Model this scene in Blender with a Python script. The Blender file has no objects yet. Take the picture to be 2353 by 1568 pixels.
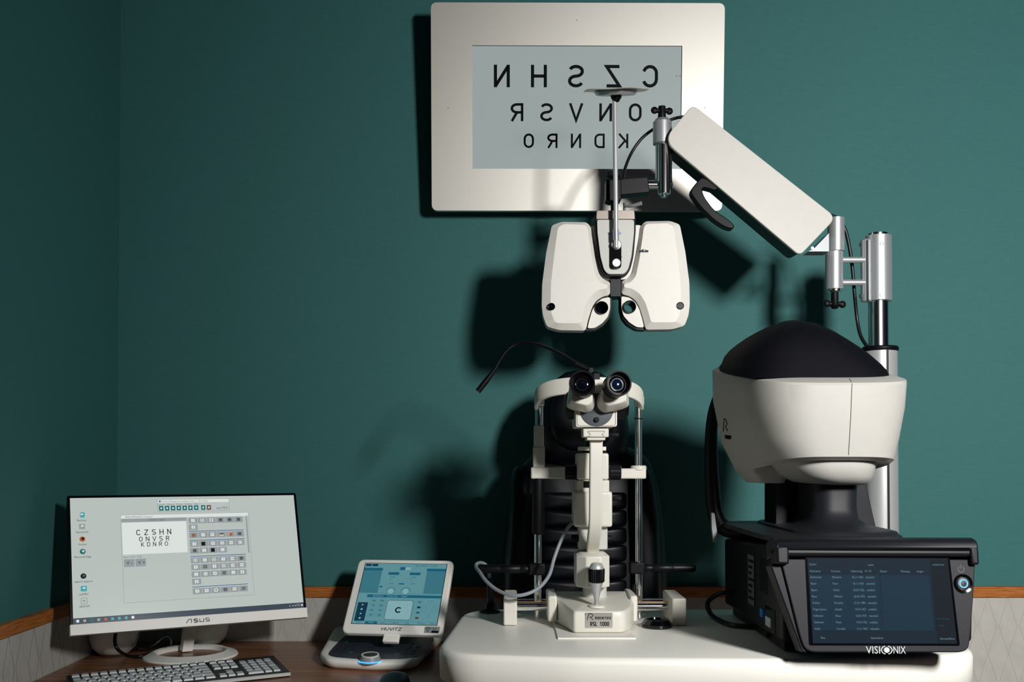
import bpy, bmesh, math, random
from mathutils import Vector, Matrix
random.seed(7)
sc = bpy.context.scene
PI = math.pi
# ---------------------------------------------------------------- camera
CAMZ = 1.23                      # eye height; z values below are often given relative to it
F, CX, CY, PIT = 2288.0, 1176.5, 1011.0, math.radians(1.1)
cd = bpy.data.cameras.new('camera'); cam = bpy.data.objects.new('camera', cd)
sc.collection.objects.link(cam); sc.camera = cam
cam.location = (0, 0, CAMZ); cam.rotation_euler = (PI/2 + PIT, 0, 0)
cd.sensor_width = 36; cd.lens = 36*F/2353; cd.shift_y = (CY-784)/2353; cd.clip_start = .05
# ---------------------------------------------------------------- world, lights, exposure
w = bpy.data.worlds.new('world'); sc.world = w; w.use_nodes = True
bg = w.node_tree.nodes['Background']; bg.inputs[0].default_value = (.22, .38, 1, 1); bg.inputs[1].default_value = .013
sc.view_settings.view_transform = 'Standard'; sc.view_settings.look = 'None'
sc.view_settings.exposure = 0; sc.view_settings.gamma = 1; sc.view_settings.use_curve_mapping = False
def area(name, loc, target, size, watts, col=(1, 1, 1), shape='SQUARE', sy=None):
    l = bpy.data.lights.new(name, 'AREA'); l.energy = watts; l.size = size; l.color = col; l.shape = shape
    if sy: l.size_y = sy
    o = bpy.data.objects.new(name, l); sc.collection.objects.link(o); o.location = loc
    o.rotation_euler = (Vector(target)-Vector(loc)).to_track_quat('-Z', 'Y').to_euler()
    return o
area('key_lamp', (1.08, .02, CAMZ+.68), (2.3, 2.7, CAMZ-.55), .34, 77, (1, .985, .96), 'DISK').data.spread = math.radians(180)
area('warm_fill', (-.2, -.6, 2.9), (-.2, 1.6, .6), .9, .2, (1, .6, .35))  # weak warm fill light added overhead to tint the shadows, not a visible fixture
# ---------------------------------------------------------------- pixel helpers (real depth Y is always given)
CP, SP_ = math.cos(PIT), math.sin(PIT)
def W(px, py, Y):
    u = (px-CX)/F; v = (CY-py)/F
    d = Vector((u, CP-v*SP_, v*CP+SP_)); return Vector((0, 0, CAMZ)) + d*(Y/d.y)
def onz(px, py, z):
    u = (px-CX)/F; v = (CY-py)/F
    d = Vector((u, CP-v*SP_, v*CP+SP_)); return Vector((0, 0, CAMZ)) + d*((z-CAMZ)/d.z)
def X(px, Y): return (px-CX)/F*Y
def Z(py, Y): return W(CX, py, Y).z
# ---------------------------------------------------------------- materials
def lin(c): return tuple(((v/255)/12.92 if v/255 <= .04045 else ((v/255+.055)/1.055)**2.4) for v in c)
def mat(name, rgb, rough=.5, metal=0, bump=0, scale=200, var=0, emit=0, coat=0, aniso=0, stretch=(1, 1, 1), spec=.5, raw=False):
    m = bpy.data.materials.new(name); m.use_nodes = True; nt = m.node_tree; b = nt.nodes['Principled BSDF']
    c = rgb if raw else lin(rgb)
    b.inputs['Base Color'].default_value = (*c, 1); b.inputs['Roughness'].default_value = rough
    b.inputs['Metallic'].default_value = metal; b.inputs['Specular IOR Level'].default_value = spec
    if coat: b.inputs['Coat Weight'].default_value = coat; b.inputs['Coat Roughness'].default_value = .08
    if aniso: b.inputs['Anisotropic'].default_value = aniso
    if emit:
        b.inputs['Emission Color'].default_value = (*c, 1); b.inputs['Emission Strength'].default_value = emit
        b.inputs['Base Color'].default_value = (.01, .01, .01, 1)
    tc = nt.nodes.new('ShaderNodeTexCoord'); mp = nt.nodes.new('ShaderNodeMapping'); mp.inputs['Scale'].default_value = stretch
    nt.links.new(tc.outputs['Object'], mp.inputs[0])
    nz = nt.nodes.new('ShaderNodeTexNoise'); nz.inputs['Scale'].default_value = scale; nz.inputs['Detail'].default_value = 4
    nt.links.new(mp.outputs[0], nz.inputs['Vector'])
    if bump:
        bp = nt.nodes.new('ShaderNodeBump'); bp.inputs['Strength'].default_value = bump; bp.inputs['Distance'].default_value = .002
        nt.links.new(nz.outputs['Fac'], bp.inputs['Height']); nt.links.new(bp.outputs[0], b.inputs['Normal'])
    if var and not emit:
        mr = nt.nodes.new('ShaderNodeMapRange'); mr.inputs[1].default_value = .3; mr.inputs[2].default_value = .7
        mr.inputs[3].default_value = 1-var; mr.inputs[4].default_value = 1+var
        mx = nt.nodes.new('ShaderNodeVectorMath'); mx.operation = 'SCALE'; mx.inputs[0].default_value = c
        nt.links.new(nz.outputs['Fac'], mr.inputs[0]); nt.links.new(mr.outputs[0], mx.inputs['Scale'])
        nt.links.new(mx.outputs[0], b.inputs['Base Color'])
    return m
WHITE = mat('white_plastic', (226, 223, 212), .38, bump=.04, scale=900, var=.02)
WHITE2 = mat('white_enamel', (240, 237, 229), .5, var=.015, scale=60)
HEADW = mat('white_head_shell', (189, 187, 181), .5, var=.015, scale=60)
TABLEM = mat('table_laminate', (246, 244, 236), .4, bump=.04, scale=700, var=.02)
GREYP = mat('grey_plastic', (150, 153, 152), .4)
LGREY = mat('light_grey_plastic', (205, 206, 200), .35)
BLACK = mat('black_plastic', (9, 10, 15), .42, bump=.06, scale=900, spec=.25)
BLACKG = mat('black_gloss', (6, 7, 10), .12)
CHARC = mat('charcoal_plastic', (31, 32, 38), .5, bump=.1, scale=1200, var=.05, spec=.3)
DCHARC = mat('dark_charcoal', (20, 22, 28), .45, bump=.08, scale=900, spec=.3)
RUBBER = mat('rubber', (8, 9, 13), .5, spec=.2)
LEATHER = mat('black_leather', (7, 9, 15), .38, bump=.08, scale=900, spec=.28)
FABRIC = mat('black_padding', (7, 8, 15), .7, bump=.3, scale=1500, spec=.12)
CHROME = mat('chrome', (235, 235, 235), .16, 1)
RODM = mat('polished_rod', (226, 228, 228), .3, .5)
SATIN = mat('satin_aluminium', (196, 199, 202), .36, .62, var=.03, scale=300)
STEEL = mat('brushed_steel', (225, 222, 215), .33, 1, bump=.03, scale=300, stretch=(1, 1, 14), var=.02)
PANELM = mat('brushed_panel', (222, 219, 211), .52, .8, bump=.02, scale=240, stretch=(1, 6, 6), var=.03)
ALU2 = mat('aluminium_paint', (204, 206, 206), .35, .45)
BRACK = mat('bracket_metal', (150, 140, 132), .4, .6)
FLATAL = mat('matt_aluminium', (150, 154, 156), .45, .3)
WHITE3 = mat('bright_white_plastic', (250, 248, 241), .38, bump=.03, scale=900)
DISCG = mat('dark_grey_disc', (92, 98, 104), .4)
ARMW = mat('arm_cover_white', (206, 203, 196), .42, var=.015, scale=50)
KEYP = mat('keypad_slate', (44, 50, 62), .45, spec=.4)
GOLDSH = mat('warm_bearing_steel', (210, 160, 110), .2, 1)
CABLEG = mat('grey_cable', (138, 146, 152), .45)
CABLEB = mat('black_cable', (10, 11, 16), .4)
INK = mat('black_ink', (4, 9, 20), .6, spec=.1)
INKB = mat('blue_ink', (30, 130, 220), .5)
INKG = mat('grey_ink', (90, 95, 98), .5)
INKL = mat('pale_ink', (200, 208, 208), .5)
INKT = mat('teal_print', (18, 80, 86), .5)
GLASSB = mat('lens_glass', (6, 10, 20), .04, coat=1)
GLASSBL = mat('blue_coated_glass', (7, 22, 44), .05, coat=1)
SILVERK = mat('silver_key', (172, 176, 178), .4, .25)
def em(name, rgb, s=1.0): return mat(name, rgb, .14, emit=s, spec=.25)
def wood(name, c1, c2, sc_, rough=.35, axis=(1, 12, 12)):
    m = mat(name, c1, rough); nt = m.node_tree; b = nt.nodes['Principled BSDF']
    tc = nt.nodes.new('ShaderNodeTexCoord'); mp = nt.nodes.new('ShaderNodeMapping'); mp.inputs['Scale'].default_value = axis
    nz = nt.nodes.new('ShaderNodeTexNoise'); nz.inputs['Scale'].default_value = sc_; nz.inputs['Detail'].default_value = 7; nz.inputs['Distortion'].default_value = .6
    cr = nt.nodes.new('ShaderNodeValToRGB'); cr.color_ramp.elements[0].color = (*lin(c2), 1); cr.color_ramp.elements[1].color = (*lin(c1), 1)
    cr.color_ramp.elements[0].position = .36; cr.color_ramp.elements[1].position = .64
    nt.links.new(tc.outputs['Object'], mp.inputs[0]); nt.links.new(mp.outputs[0], nz.inputs['Vector'])
    nt.links.new(nz.outputs['Fac'], cr.inputs[0]); nt.links.new(cr.outputs[0], b.inputs['Base Color'])
    return m
WOOD = wood('desk_wood', (156, 104, 72), (112, 72, 50), 6, .34)
RAILW = wood('rail_wood', (190, 118, 56), (150, 84, 34), 10, .4, (2, 6, 30))
RAILW2 = wood('rail_wood_deep', (190, 118, 56), (150, 84, 34), 10, .4, (6, 2, 30))
def wallpaint():
    m = mat('green_linen_wall', (74, 132, 122), .68, spec=.35); nt = m.node_tree; b = nt.nodes['Principled BSDF']; N = nt.nodes.new; L = nt.links.new
    tc = N('ShaderNodeTexCoord')
    outs = []
    for s in ((900, 900, 45), (45, 45, 900)):
        mp = N('ShaderNodeMapping'); mp.inputs['Scale'].default_value = s; L(tc.outputs['Object'], mp.inputs[0])
        nz = N('ShaderNodeTexNoise'); nz.inputs['Scale'].default_value = 1; nz.inputs['Detail'].default_value = 3; L(mp.outputs[0], nz.inputs['Vector']); outs.append(nz)
    ad = N('ShaderNodeMath'); ad.operation = 'ADD'; L(outs[0].outputs['Fac'], ad.inputs[0]); L(outs[1].outputs['Fac'], ad.inputs[1])
    mr = N('ShaderNodeMapRange'); mr.inputs[1].default_value = .7; mr.inputs[2].default_value = 1.3; L(ad.outputs[0], mr.inputs[0])
    cr = N('ShaderNodeValToRGB'); cr.color_ramp.elements[0].color = (*lin((50, 108, 107)), 1); cr.color_ramp.elements[1].color = (*lin((61, 116, 114)), 1)
    L(mr.outputs[0], cr.inputs[0]); L(cr.outputs[0], b.inputs['Base Color'])
    bp = N('ShaderNodeBump'); bp.inputs['Strength'].default_value = .25; bp.inputs['Distance'].default_value = .001
    L(ad.outputs[0], bp.inputs['Height']); L(bp.outputs[0], b.inputs['Normal'])
    return m
WALL = wallpaint()
WAINS = mat('grey_wall_panel', (188, 186, 180), .55, bump=.2, scale=25, var=.06)
WLB = mat('panel_groove_faint', (172, 170, 165), .6)
WLINE = mat('panel_groove', (140, 138, 133), .6)
WLINE2 = mat('panel_ridge', (212, 210, 203), .5)
FLOORM = wood('floor_wood', (120, 100, 80), (90, 72, 56), 3)
# ---------------------------------------------------------------- object helpers
COL = sc.collection
def O(name, bm, m, parent=None, bevel=0, seg=2, ang=35, label=None, smooth=True, at=None):
    """Links the bmesh as one mesh object; at = origin, parents are kept at their own world place."""
    me = bpy.data.meshes.new(name)
    bmesh.ops.recalc_face_normals(bm, faces=bm.faces[:])
    L = Vector(at) if at is not None else Vector((0, 0, 0))
    if at is not None: bmesh.ops.translate(bm, verts=bm.verts[:], vec=-L)
    bm.to_mesh(me); bm.free()
    for mm in (m if isinstance(m, (list, tuple)) else [m]): me.materials.append(mm)
    if smooth:
        me.polygons.foreach_set('use_smooth', [True]*len(me.polygons)); me.set_sharp_from_angle(angle=math.radians(ang))
    o = bpy.data.objects.new(name, me); COL.objects.link(o)
    if parent is not None:
        o.parent = parent
        base = Vector(parent.get('_w', (0, 0, 0)))
        o.location = L - base
        o['_w'] = tuple(L)
    else:
        o.location = L; o['_w'] = tuple(L)
    if bevel:
        md = o.modifiers.new('bevel', 'BEVEL'); md.width = bevel; md.segments = seg; md.limit_method = 'ANGLE'; md.angle_limit = math.radians(32)
        md.harden_normals = False
    if label: o['label'] = label
    return o
def E(name, loc, label, cat, group=None):
    o = bpy.data.objects.new(name, None); COL.objects.link(o); o.empty_display_size = .05
    o.location = loc; o['_w'] = tuple(loc); o['label'] = label; o['category'] = cat
    if group: o['group'] = group
    return o
def tag(o, label, cat, group=None):
    o['label'] = label; o['category'] = cat
    if group: o['group'] = group
    return o
def S(name, bm, m, **k):
    o = O(name, bm, m, **k); o['kind'] = 'structure'; return o
def B(): return bmesh.new()
def box(bm, x0, x1, y0, y1, z0, z1, M=None):
    vs = [bm.verts.new((x, y, z)) for x in (x0, x1) for y in (y0, y1) for z in (z0, z1)]
    if M is not None:
        for v in vs: v.co = M @ v.co
    for f in ((0, 1, 3, 2), (4, 6, 7, 5), (0, 4, 5, 1), (2, 3, 7, 6), (0, 2, 6, 4), (1, 5, 7, 3)): bm.faces.new([vs[i] for i in f])
    return bm
def bx(*a, **k): return box(B(), *a, **k)
def pbox(px0, px1, py0, py1, Y0, Y1, bm=None):
    """box whose front face (depth Y0) spans these photo pixels"""
    return box(bm or B(), X(px0, Y0), X(px1, Y0), Y0, Y1, Z(py1, Y0), Z(py0, Y0))
def loft(bm, rings, cap=True, closed=True):
    R = [[bm.verts.new(p) for p in r] for r in rings]; n = len(R[0])
    for a, b in zip(R, R[1:]):
        for i in range(n if closed else n-1):
            j = (i+1) % n; bm.faces.new((a[i], a[j], b[j], b[i]))
    if cap and closed: bm.faces.new(R[0]); bm.faces.new(R[-1])
    return bm
def frame(d):
    d = Vector(d).normalized(); up = Vector((0, 0, 1)) if abs(d.z) < .9 else Vector((1, 0, 0))
    a = d.cross(up).normalized(); return a, a.cross(d).normalized(), d
def lathe(bm, c, d, prof, n=32, cap=True):
    a, b, d = frame(d); c = Vector(c)
    return loft(bm, [[c + d*h + (a*math.cos(t*2*PI/n)+b*math.sin(t*2*PI/n))*max(r, 1e-5) for t in range(n)] for r, h in prof], cap)
def cyl(bm, p, q, r, n=24, r2=None):
    p, q = Vector(p), Vector(q); return lathe(bm, p, q-p, [(r, 0), (r if r2 is None else r2, (q-p).length)], n)
def spline(pts, sub=10):
    P = [Vector(p) for p in pts]; P = [2*P[0]-P[1]] + P + [2*P[-1]-P[-2]]; out = []
    for i in range(1, len(P)-2):
        a, b, c, d = P[i-1:i+3]
        for k in range(sub):
            t = k/sub; out.append(.5*((2*b)+(c-a)*t+(2*a-5*b+4*c-d)*t*t+(3*b-a-3*c+d)*t**3))
    return out+[P[-2]]
def tube(bm, pts, r, n=12, smooth=True, sub=10):
    P = spline(pts, sub) if smooth else [Vector(p) for p in pts]
    ts = [(P[min(i+1, len(P)-1)]-P[max(i-1, 0)]).normalized() for i in range(len(P))]
    a, b, _ = frame(ts[0]); rings = []
    for i, p in enumerate(P):
        a = (a-ts[i]*a.dot(ts[i])).normalized(); b = ts[i].cross(a)
        rr = r(i/(len(P)-1)) if callable(r) else r
        rings.append([p+(a*math.cos(k*2*PI/n)+b*math.sin(k*2*PI/n))*rr for k in range(n)])
    return loft(bm, rings)
def sphere(bm, c, rx, ry=None, rz=None, n=24, m=14):
    ry = ry or rx; rz = rz or rx; c = Vector(c)
    return loft(bm, [[c+Vector((rx*math.sin(t)*math.cos(k*2*PI/n), ry*math.sin(t)*math.sin(k*2*PI/n), rz*math.cos(t))) for k in range(n)] for t in [max(.03, min(PI-.03, j*PI/m)) for j in range(m+1)]])
def slab(bm, pts, Y0, Y1, s=1.0):
    """extrude a photo-pixel outline (measured at depth Y0) straight back to depth Y1"""
    P = [W(x, y, Y0) for x, y in pts]; c = sum(P, Vector())/len(P)
    return loft(bm, [P, [Vector((c.x+(p.x-c.x)*s, Y1, c.z+(p.z-c.z)*s)) for p in P]])
def roundpoly(pts, r, n=5):
    """round the corners of a 2D polygon; r one radius or one per corner"""
    out = []; N = len(pts)
    for i in range(N):
        p = Vector(pts[i][:2]); a = Vector(pts[i-1][:2]); b = Vector(pts[(i+1) % N][:2])
        rr = r[i] if isinstance(r, (list, tuple)) else r
        da, db = (a-p), (b-p); la = min(rr, da.length*.48); lb = min(rr, db.length*.48)
        if rr <= 0: out.append(tuple(p)); continue
        s, e = p+da.normalized()*la, p+db.normalized()*lb
        for k in range(n+1):
            t = k/n; q = s*(1-t)**2+p*2*t*(1-t)+e*t*t; out.append(tuple(q))
    return out
def plan(bm, pts, z0, z1, inset=0):
    """prism over a plan outline of (x, y)"""
    return loft(bm, [[(x, y, z0) for x, y in pts], [(x, y, z1) for x, y in pts]])
def pillow(bm, pts, Yc, dep, n=6, push=None):
    """rounded cushion: outline in pixels at depth Yc, bulging dep metres both ways"""
    P = [W(x, y, Yc) for x, y in pts]; c = sum(P, Vector())/len(P); rings = []
    for k in range(-n, n+1):
        t = k/n*PI/2*.97; s = math.cos(t)**.55
        rings.append([c+(p-c)*s+Vector((0, math.sin(t)*dep, 0)) for p in P])
    return loft(bm, rings)
def ell(cx, cy, rx, ry, n=32, p=2.0, ph=0):
    o = []
    for i in range(n):
        t = 2*PI*i/n+ph; c, s = math.cos(t), math.sin(t)
        o.append((cx+rx*math.copysign(abs(c)**(2/p), c), cy+ry*math.copysign(abs(s)**(2/p), s)))
    return o
# flat-drawing plane: origin, right, up, normal; coordinates in metres
class Plane:
    def __init__(s, o, r, u): s.o = Vector(o); s.r = Vector(r).normalized(); s.u = Vector(u).normalized(); s.n = s.r.cross(s.u)
    def p(s, x, y, h=0): return s.o+s.r*x+s.u*y+s.n*h
class Canvas:
    """gathers flat shapes in several colours into ONE mesh"""
    def __init__(s, pl): s.pl = pl; s.bm = B(); s.mats = []; s.lay = 0
    def mi(s, m):
        if m not in s.mats: s.mats.append(m)
        return s.mats.index(m)
    def poly(s, pts, m, h):
        f = s.bm.faces.new([s.bm.verts.new(s.pl.p(x, y, h)) for x, y in pts]); f.material_index = s.mi(m)
    def rect(s, x0, y0, x1, y1, m, h=.0004): s.poly([(x0, y0), (x1, y0), (x1, y1), (x0, y1)], m, h)
    def fr(s, x0, y0, x1, y1, t, m, h=.0004):
        s.rect(x0, y0, x1, y0+t, m, h); s.rect(x0, y1-t, x1, y1, m, h); s.rect(x0, y0, x0+t, y1, m, h); s.rect(x1-t, y0, x1, y1, m, h)
    def disc(s, x, y, r, m, h=.0004, n=20, ry=None): s.poly([(x+r*math.cos(k*2*PI/n), y+(ry or r)*math.sin(k*2*PI/n)) for k in range(n)], m, h)
    def ring(s, x, y, r, t, m, h=.0004, n=28, a0=0, a1=2*PI):
        for k in range(n):
            a, b = a0+(a1-a0)*k/n, a0+(a1-a0)*(k+1)/n
            s.poly([(x+(r-t)*math.cos(a), y+(r-t)*math.sin(a)), (x+r*math.cos(a), y+r*math.sin(a)), (x+r*math.cos(b), y+r*math.sin(b)), (x+(r-t)*math.cos(b), y+(r-t)*math.sin(b))], m, h)
    def line(s, pts, t, m, h=.0004, closed=False): ribbon(s, pts, t, m, h, closed)
    def text(s, string, x, y, size, m, h=.0005, mirror=False, cent=False, sx=1, fit=None):
        """printed lettering set with the built-in font"""
        cu = bpy.data.curves.new('t', 'FONT'); cu.body = string; cu.size = size; cu.align_x = 'CENTER' if cent else 'LEFT'; cu.resolution_u = 2
        ob = bpy.data.objects.new('t', cu); COL.objects.link(ob); me = bpy.data.meshes.new_from_object(ob)
        if fit: sx = fit/max(v.co.x for v in me.vertices)
        mi = s.mi(m); vs = [s.bm.verts.new(s.pl.p(x+v.co.x*sx*(-1 if mirror else 1), y+v.co.y, h)) for v in me.vertices]
        for p in me.polygons:
            try: f = s.bm.faces.new([vs[i] for i in p.vertices]); f.material_index = mi
            except ValueError: pass
        bpy.data.objects.remove(ob); bpy.data.curves.remove(cu); bpy.data.meshes.remove(me)
    def glyphs(s, string, x, y, hgt, m, adv, stroke, wid=.66, mirror=False, h=.0006):
        """stroke lettering; x = centre of first letter"""
        for i, ch in enumerate(string):
            if ch == ' ': continue
            off = sum((.62 if (c1 == 'I') != (c2 == 'I') or c1 == 'I' else 1) for c1, c2 in zip(string[:i], string[1:i+1])) if 'I' in string else i
            cx = x+off*adv*(-1 if mirror else 1)
            for st, cl in GL(ch, wid):
                ribbon(s, [(cx+(a-wid/2)*hgt*(-1 if mirror else 1), y+b*hgt) for a, b in st], stroke*hgt, m, h, cl)
    def done(s, name, parent, **k):
        me_mats = s.mats; o = O(name, s.bm, me_mats, parent, smooth=False, **k)
        return o
def ribbon(cv, pts, t, m, h, closed):
    P = []
    for p in pts:
        p = Vector(p)
        if not P or (p-P[-1]).length > t*.02: P.append(p)
    if closed and (P[0]-P[-1]).length < t*.02: P.pop()
    n = len(P); Lf = []; Rt = []
    for i in range(n):
        a = P[i-1] if (i or closed) else None; b = P[(i+1) % n] if (i < n-1 or closed) else None
        d1 = (P[i]-a).normalized() if a is not None else None; d2 = (b-P[i]).normalized() if b is not None else None
        if d1 is None: d1 = d2
        if d2 is None: d2 = d1
        n1 = Vector((-d1.y, d1.x)); n2 = Vector((-d2.y, d2.x)); mm = (n1+n2)
        mm = mm.normalized() if mm.length > 1e-6 else n1
        k = t/2/max(.38, mm.dot(n1)); Lf.append(P[i]+mm*k); Rt.append(P[i]-mm*k)
    for i in range(n if closed else n-1):
        j = (i+1) % n; cv.poly([Lf[i], Rt[i], Rt[j], Lf[j]], m, h)
def arc(cx, cy, rx, ry, a0, a1, n=9):
    return [(cx+rx*math.cos(math.radians(a0+(a1-a0)*k/n)), cy+ry*math.sin(math.radians(a0+(a1-a0)*k/n))) for k in range(n+1)]
def GL(ch, w):
    h = w/2; e = .07; T = 1-e; w0, w1 = e, w-e; hh = (w1-w0)/2; c = w/2; q = (T-e)/4
    D = {
    'C': [(arc(c, T-hh, hh, hh, 15, 180)+arc(c, e+hh, hh, hh, 180, 345), 0)],
    'O': [(arc(c, T-hh, hh, hh, 0, 180)+arc(c, e+hh, hh, hh, 180, 360), 1)],
    '0': [(arc(c, T-hh, hh, hh, 0, 180)+arc(c, e+hh, hh, hh, 180, 360), 1)],
    'D': [([(w0, e), (w0, T)]+arc(c, T-hh, hh, hh, 90, 0)+arc(c, e+hh, hh, hh, 0, -90), 1)],
    'S': [(arc(c, T-q, hh, q, 25, 90, 4)+arc(c, T-q, hh, q, 90, 270)[1:-1]+arc(c, e+q, hh, q, 90, -90)[0:]+arc(c, e+q, hh, q, -90, -155, 4)[1:], 0)],
    'Z': [([(w0, T), (w1, T), (w0, e), (w1, e)], 0)],
    'H': [([(w0, 0), (w0, 1)], 0), ([(w1, 0), (w1, 1)], 0), ([(w0, .5), (w1, .5)], 0)],
    'N': [([(w0, 0), (w0, 1)], 0), ([(w1, 0), (w1, 1)], 0), ([(w0, .95), (w1, .05)], 0)],
    'V': [([(0.02, 1), (c, 0.05), (w-.02, 1)], 0)],
    'R': [([(w0, 0), (w0, 1)], 0), ([(w0, T), (c, T)]+arc(c, T-.22, w1-c, .22, 90, -90)+[(w0, T-.44)], 0), ([(c, T-.44), (w1, 0)], 0)],
    'K': [([(w0, 0), (w0, 1)], 0), ([(w1, 1), (w0, .36)], 0), ([(w0+.17, .5), (w1+.02, 0)], 0)],
    'U': [([(w0, 1)]+arc(c, e+hh, hh, hh, 180, 360)+[(w1, 1)], 0)],
    'T': [([(0, T), (w, T)], 0), ([(c, T), (c, 0)], 0)],
    'E': [([(w1, T), (w0, T), (w0, e), (w1, e)], 0), ([(w0, .5), (w1-.05, .5)], 0)],
    'L': [([(w0, 1), (w0, e), (w1, e)], 0)], 'I': [([(c, 0), (c, 1)], 0)],
    '1': [([(c-.15, .8), (c+.05, T), (c+.05, 0)], 0)],
    'X': [([(w0, 0), (w1, 1)], 0), ([(w1, 0), (w0, 1)], 0)]}
    return D[ch]
# ================================================================ THE ROOM
DW = 2.70; XL = X(270, DW); DZ = CAMZ-.49     # wall distance, side wall, desk height
S('floor', bx(-1.2, 2.8, -1.6, 2.8, -.1, 0), FLOORM)
S('wall_back', bx(XL-.1, 2.8, DW, DW+.1, 0, 3.0), WALL)
S('wall_left', bx(XL-.1, XL, -1.6, DW, 0, 3.0), WALL)
zr1 = Z(1349, DW-.018); zr0 = Z(1374, DW-.018)
S('trim_1', bx(XL+.018, 2.8, DW-.018, DW, zr0, zr1), RAILW, bevel=.002)
S('trim_2', bx(XL, XL+.018, -1.6, DW, zr0, zr1), RAILW2, bevel=.002)
def wainscot(name, right, o, L, la=WLINE, lb=WLINE2):
    pl = Plane(o, right, (0, 0, 1)); cv = Canvas(pl); H = zr0-.001
    bm = cv.bm
    P = [pl.p(0, 0, -.006), pl.p(L, 0, -.006), pl.p(L, H, -.006), pl.p(0, H, -.006), pl.p(0, 0, .006), pl.p(L, 0, .006), pl.p(L, H, .006), pl.p(0, H, .006)]
    vs = [bm.verts.new(p) for p in P]; cv.mi(WAINS)
    for f in ((0, 3, 2, 1), (4, 5, 6, 7), (0, 1, 5, 4), (1, 2, 6, 5), (2, 3, 7, 6), (3, 0, 4, 7)): bm.faces.new([vs[i] for i in f])
    x = .04; k = 0
    while x < L-.1:
        for j in range(int(H/.075)+1):
            z = H-j*.075
            if z-.075 < .4: break
            s = 1 if j % 2 else -1
            cv.line([(x+.012*s, z), (x-.012*s, z-.075)], .0012, la if (k % 2) else lb, .0064)
            cv.line([(x+.03-.012*s, z), (x+.03+.012*s, z-.075)], .0010, la, .0064)
        x += .055; k += 1
    cv.line([(.42, .4), (.42, H)], .0025, WLINE2, .0066)
    return S(name, bm, cv.mats, smooth=False)
wainscot('trim_3', (1, 0, 0), (XL+.012, DW-.006, 0), 3.8, WLB, WLB)
wainscot('trim_4', (0, 1, 0), (XL+.006, DW-.012-1.0, 0), 1.0)
# ================================================================ DESK
dsk = E('wooden_desk', (-.6, 2.2, 0), 'brown wood grain desk running along the grey panelled wall', 'desk')
O('desktop', plan(B(), roundpoly([(XL+.013, 1.25), (-.62, 1.25), (-.42, 1.9), (-.085, 2.0), (-.085, DW-.013), (XL+.013, DW-.013)], [0, .03, .1, .03, 0, 0]), DZ-.03, DZ), WOOD, dsk, bevel=.003)
for a in ((-.12, -.09, 2.1, 2.6), (XL+.03, XL+.06, 1.35, 2.6)):
    O('side_panel', bx(a[0], a[1], a[2], a[3], 0, DZ-.03), WOOD, dsk)
# ================================================================ MONITOR
def basis(yaw, tilt, roll=0):
    r = Vector((math.cos(yaw), math.sin(yaw), 0)); n = Vector((math.sin(yaw), -math.cos(yaw), 0))
    u = Vector((0, 0, 1))*math.cos(tilt)-n*math.sin(tilt)
    r2 = r*math.cos(roll)+u*math.sin(roll); u2 = u*math.cos(roll)-r*math.sin(roll)
    return r2, u2, r2.cross(u2)
def pbx(pl, x0, x1, y0, y1, h0, h1, bm=None):
    M = Matrix(((pl.r.x, pl.u.x, pl.n.x, pl.o.x), (pl.r.y, pl.u.y, pl.n.y, pl.o.y), (pl.r.z, pl.u.z, pl.n.z, pl.o.z), (0, 0, 0, 1)))
    return box(bm or B(), x0, x1, y0, y1, h0, h1, M)
def pslab(pl, pts, h0, h1, bm=None, s=1.0):
    cx = sum(p[0] for p in pts)/len(pts); cy = sum(p[1] for p in pts)/len(pts)
    return loft(bm or B(), [[pl.p(x, y, h1) for x, y in pts], [pl.p(cx+(x-cx)*s, cy+(y-cy)*s, h0) for x, y in pts]])
r, u, n = basis(.5386, .3062, -.0057)
mc = Vector((-.7625, 2.3758, CAMZ-.238)); MP = Plane(mc, r, u)
rc = onz(438, 1503, DZ+.004)
mon = E('computer_monitor', (rc.x, rc.y, DZ), 'white and black flat computer monitor lit up on the wooden desk', 'monitor')
hw, hh = .27, .1595
O('back_shell', pslab(MP, roundpoly([(-hw, -hh), (hw, -hh), (hw, hh), (-hw, hh)], .005), -.012, 0), BLACKG, mon, bevel=.001)
O('rear_housing', pslab(MP, roundpoly([(-.15, -.13), (.15, -.13), (.15, .06), (-.15, .06)], .02), -.045, -.012, s=.8), WHITE3, mon, bevel=.003)
O('chin_bezel', pbx(MP, -hw-.0005, hw+.0005, -hh-.001, -hh+.0235, -.014, .0035), WHITE3, mon, bevel=.001)
SCRW = em('screen_white', (196, 205, 200), .84); SCRP = em('screen_panel', (192, 200, 198), .9); SG = em('screen_grey', (158, 165, 167), .85)
SGD = em('screen_dark_grey', (88, 96, 104), .8); STB = em('screen_taskbar', (66, 78, 90), .8); SBLU = em('screen_blue', (20, 92, 160), .8)
STEAL = em('screen_teal', (12, 116, 118), .8); SBLK = em('screen_black', (18, 26, 36), .6); SORG = em('screen_orange', (196, 96, 50), .8); SBR = em('screen_brown', (110, 80, 76), .8)
SW2 = em('screen_bright', (222, 228, 224), .95); STC = em('screen_cyan', (70, 176, 184), .8)
cv = Canvas(MP)
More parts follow.
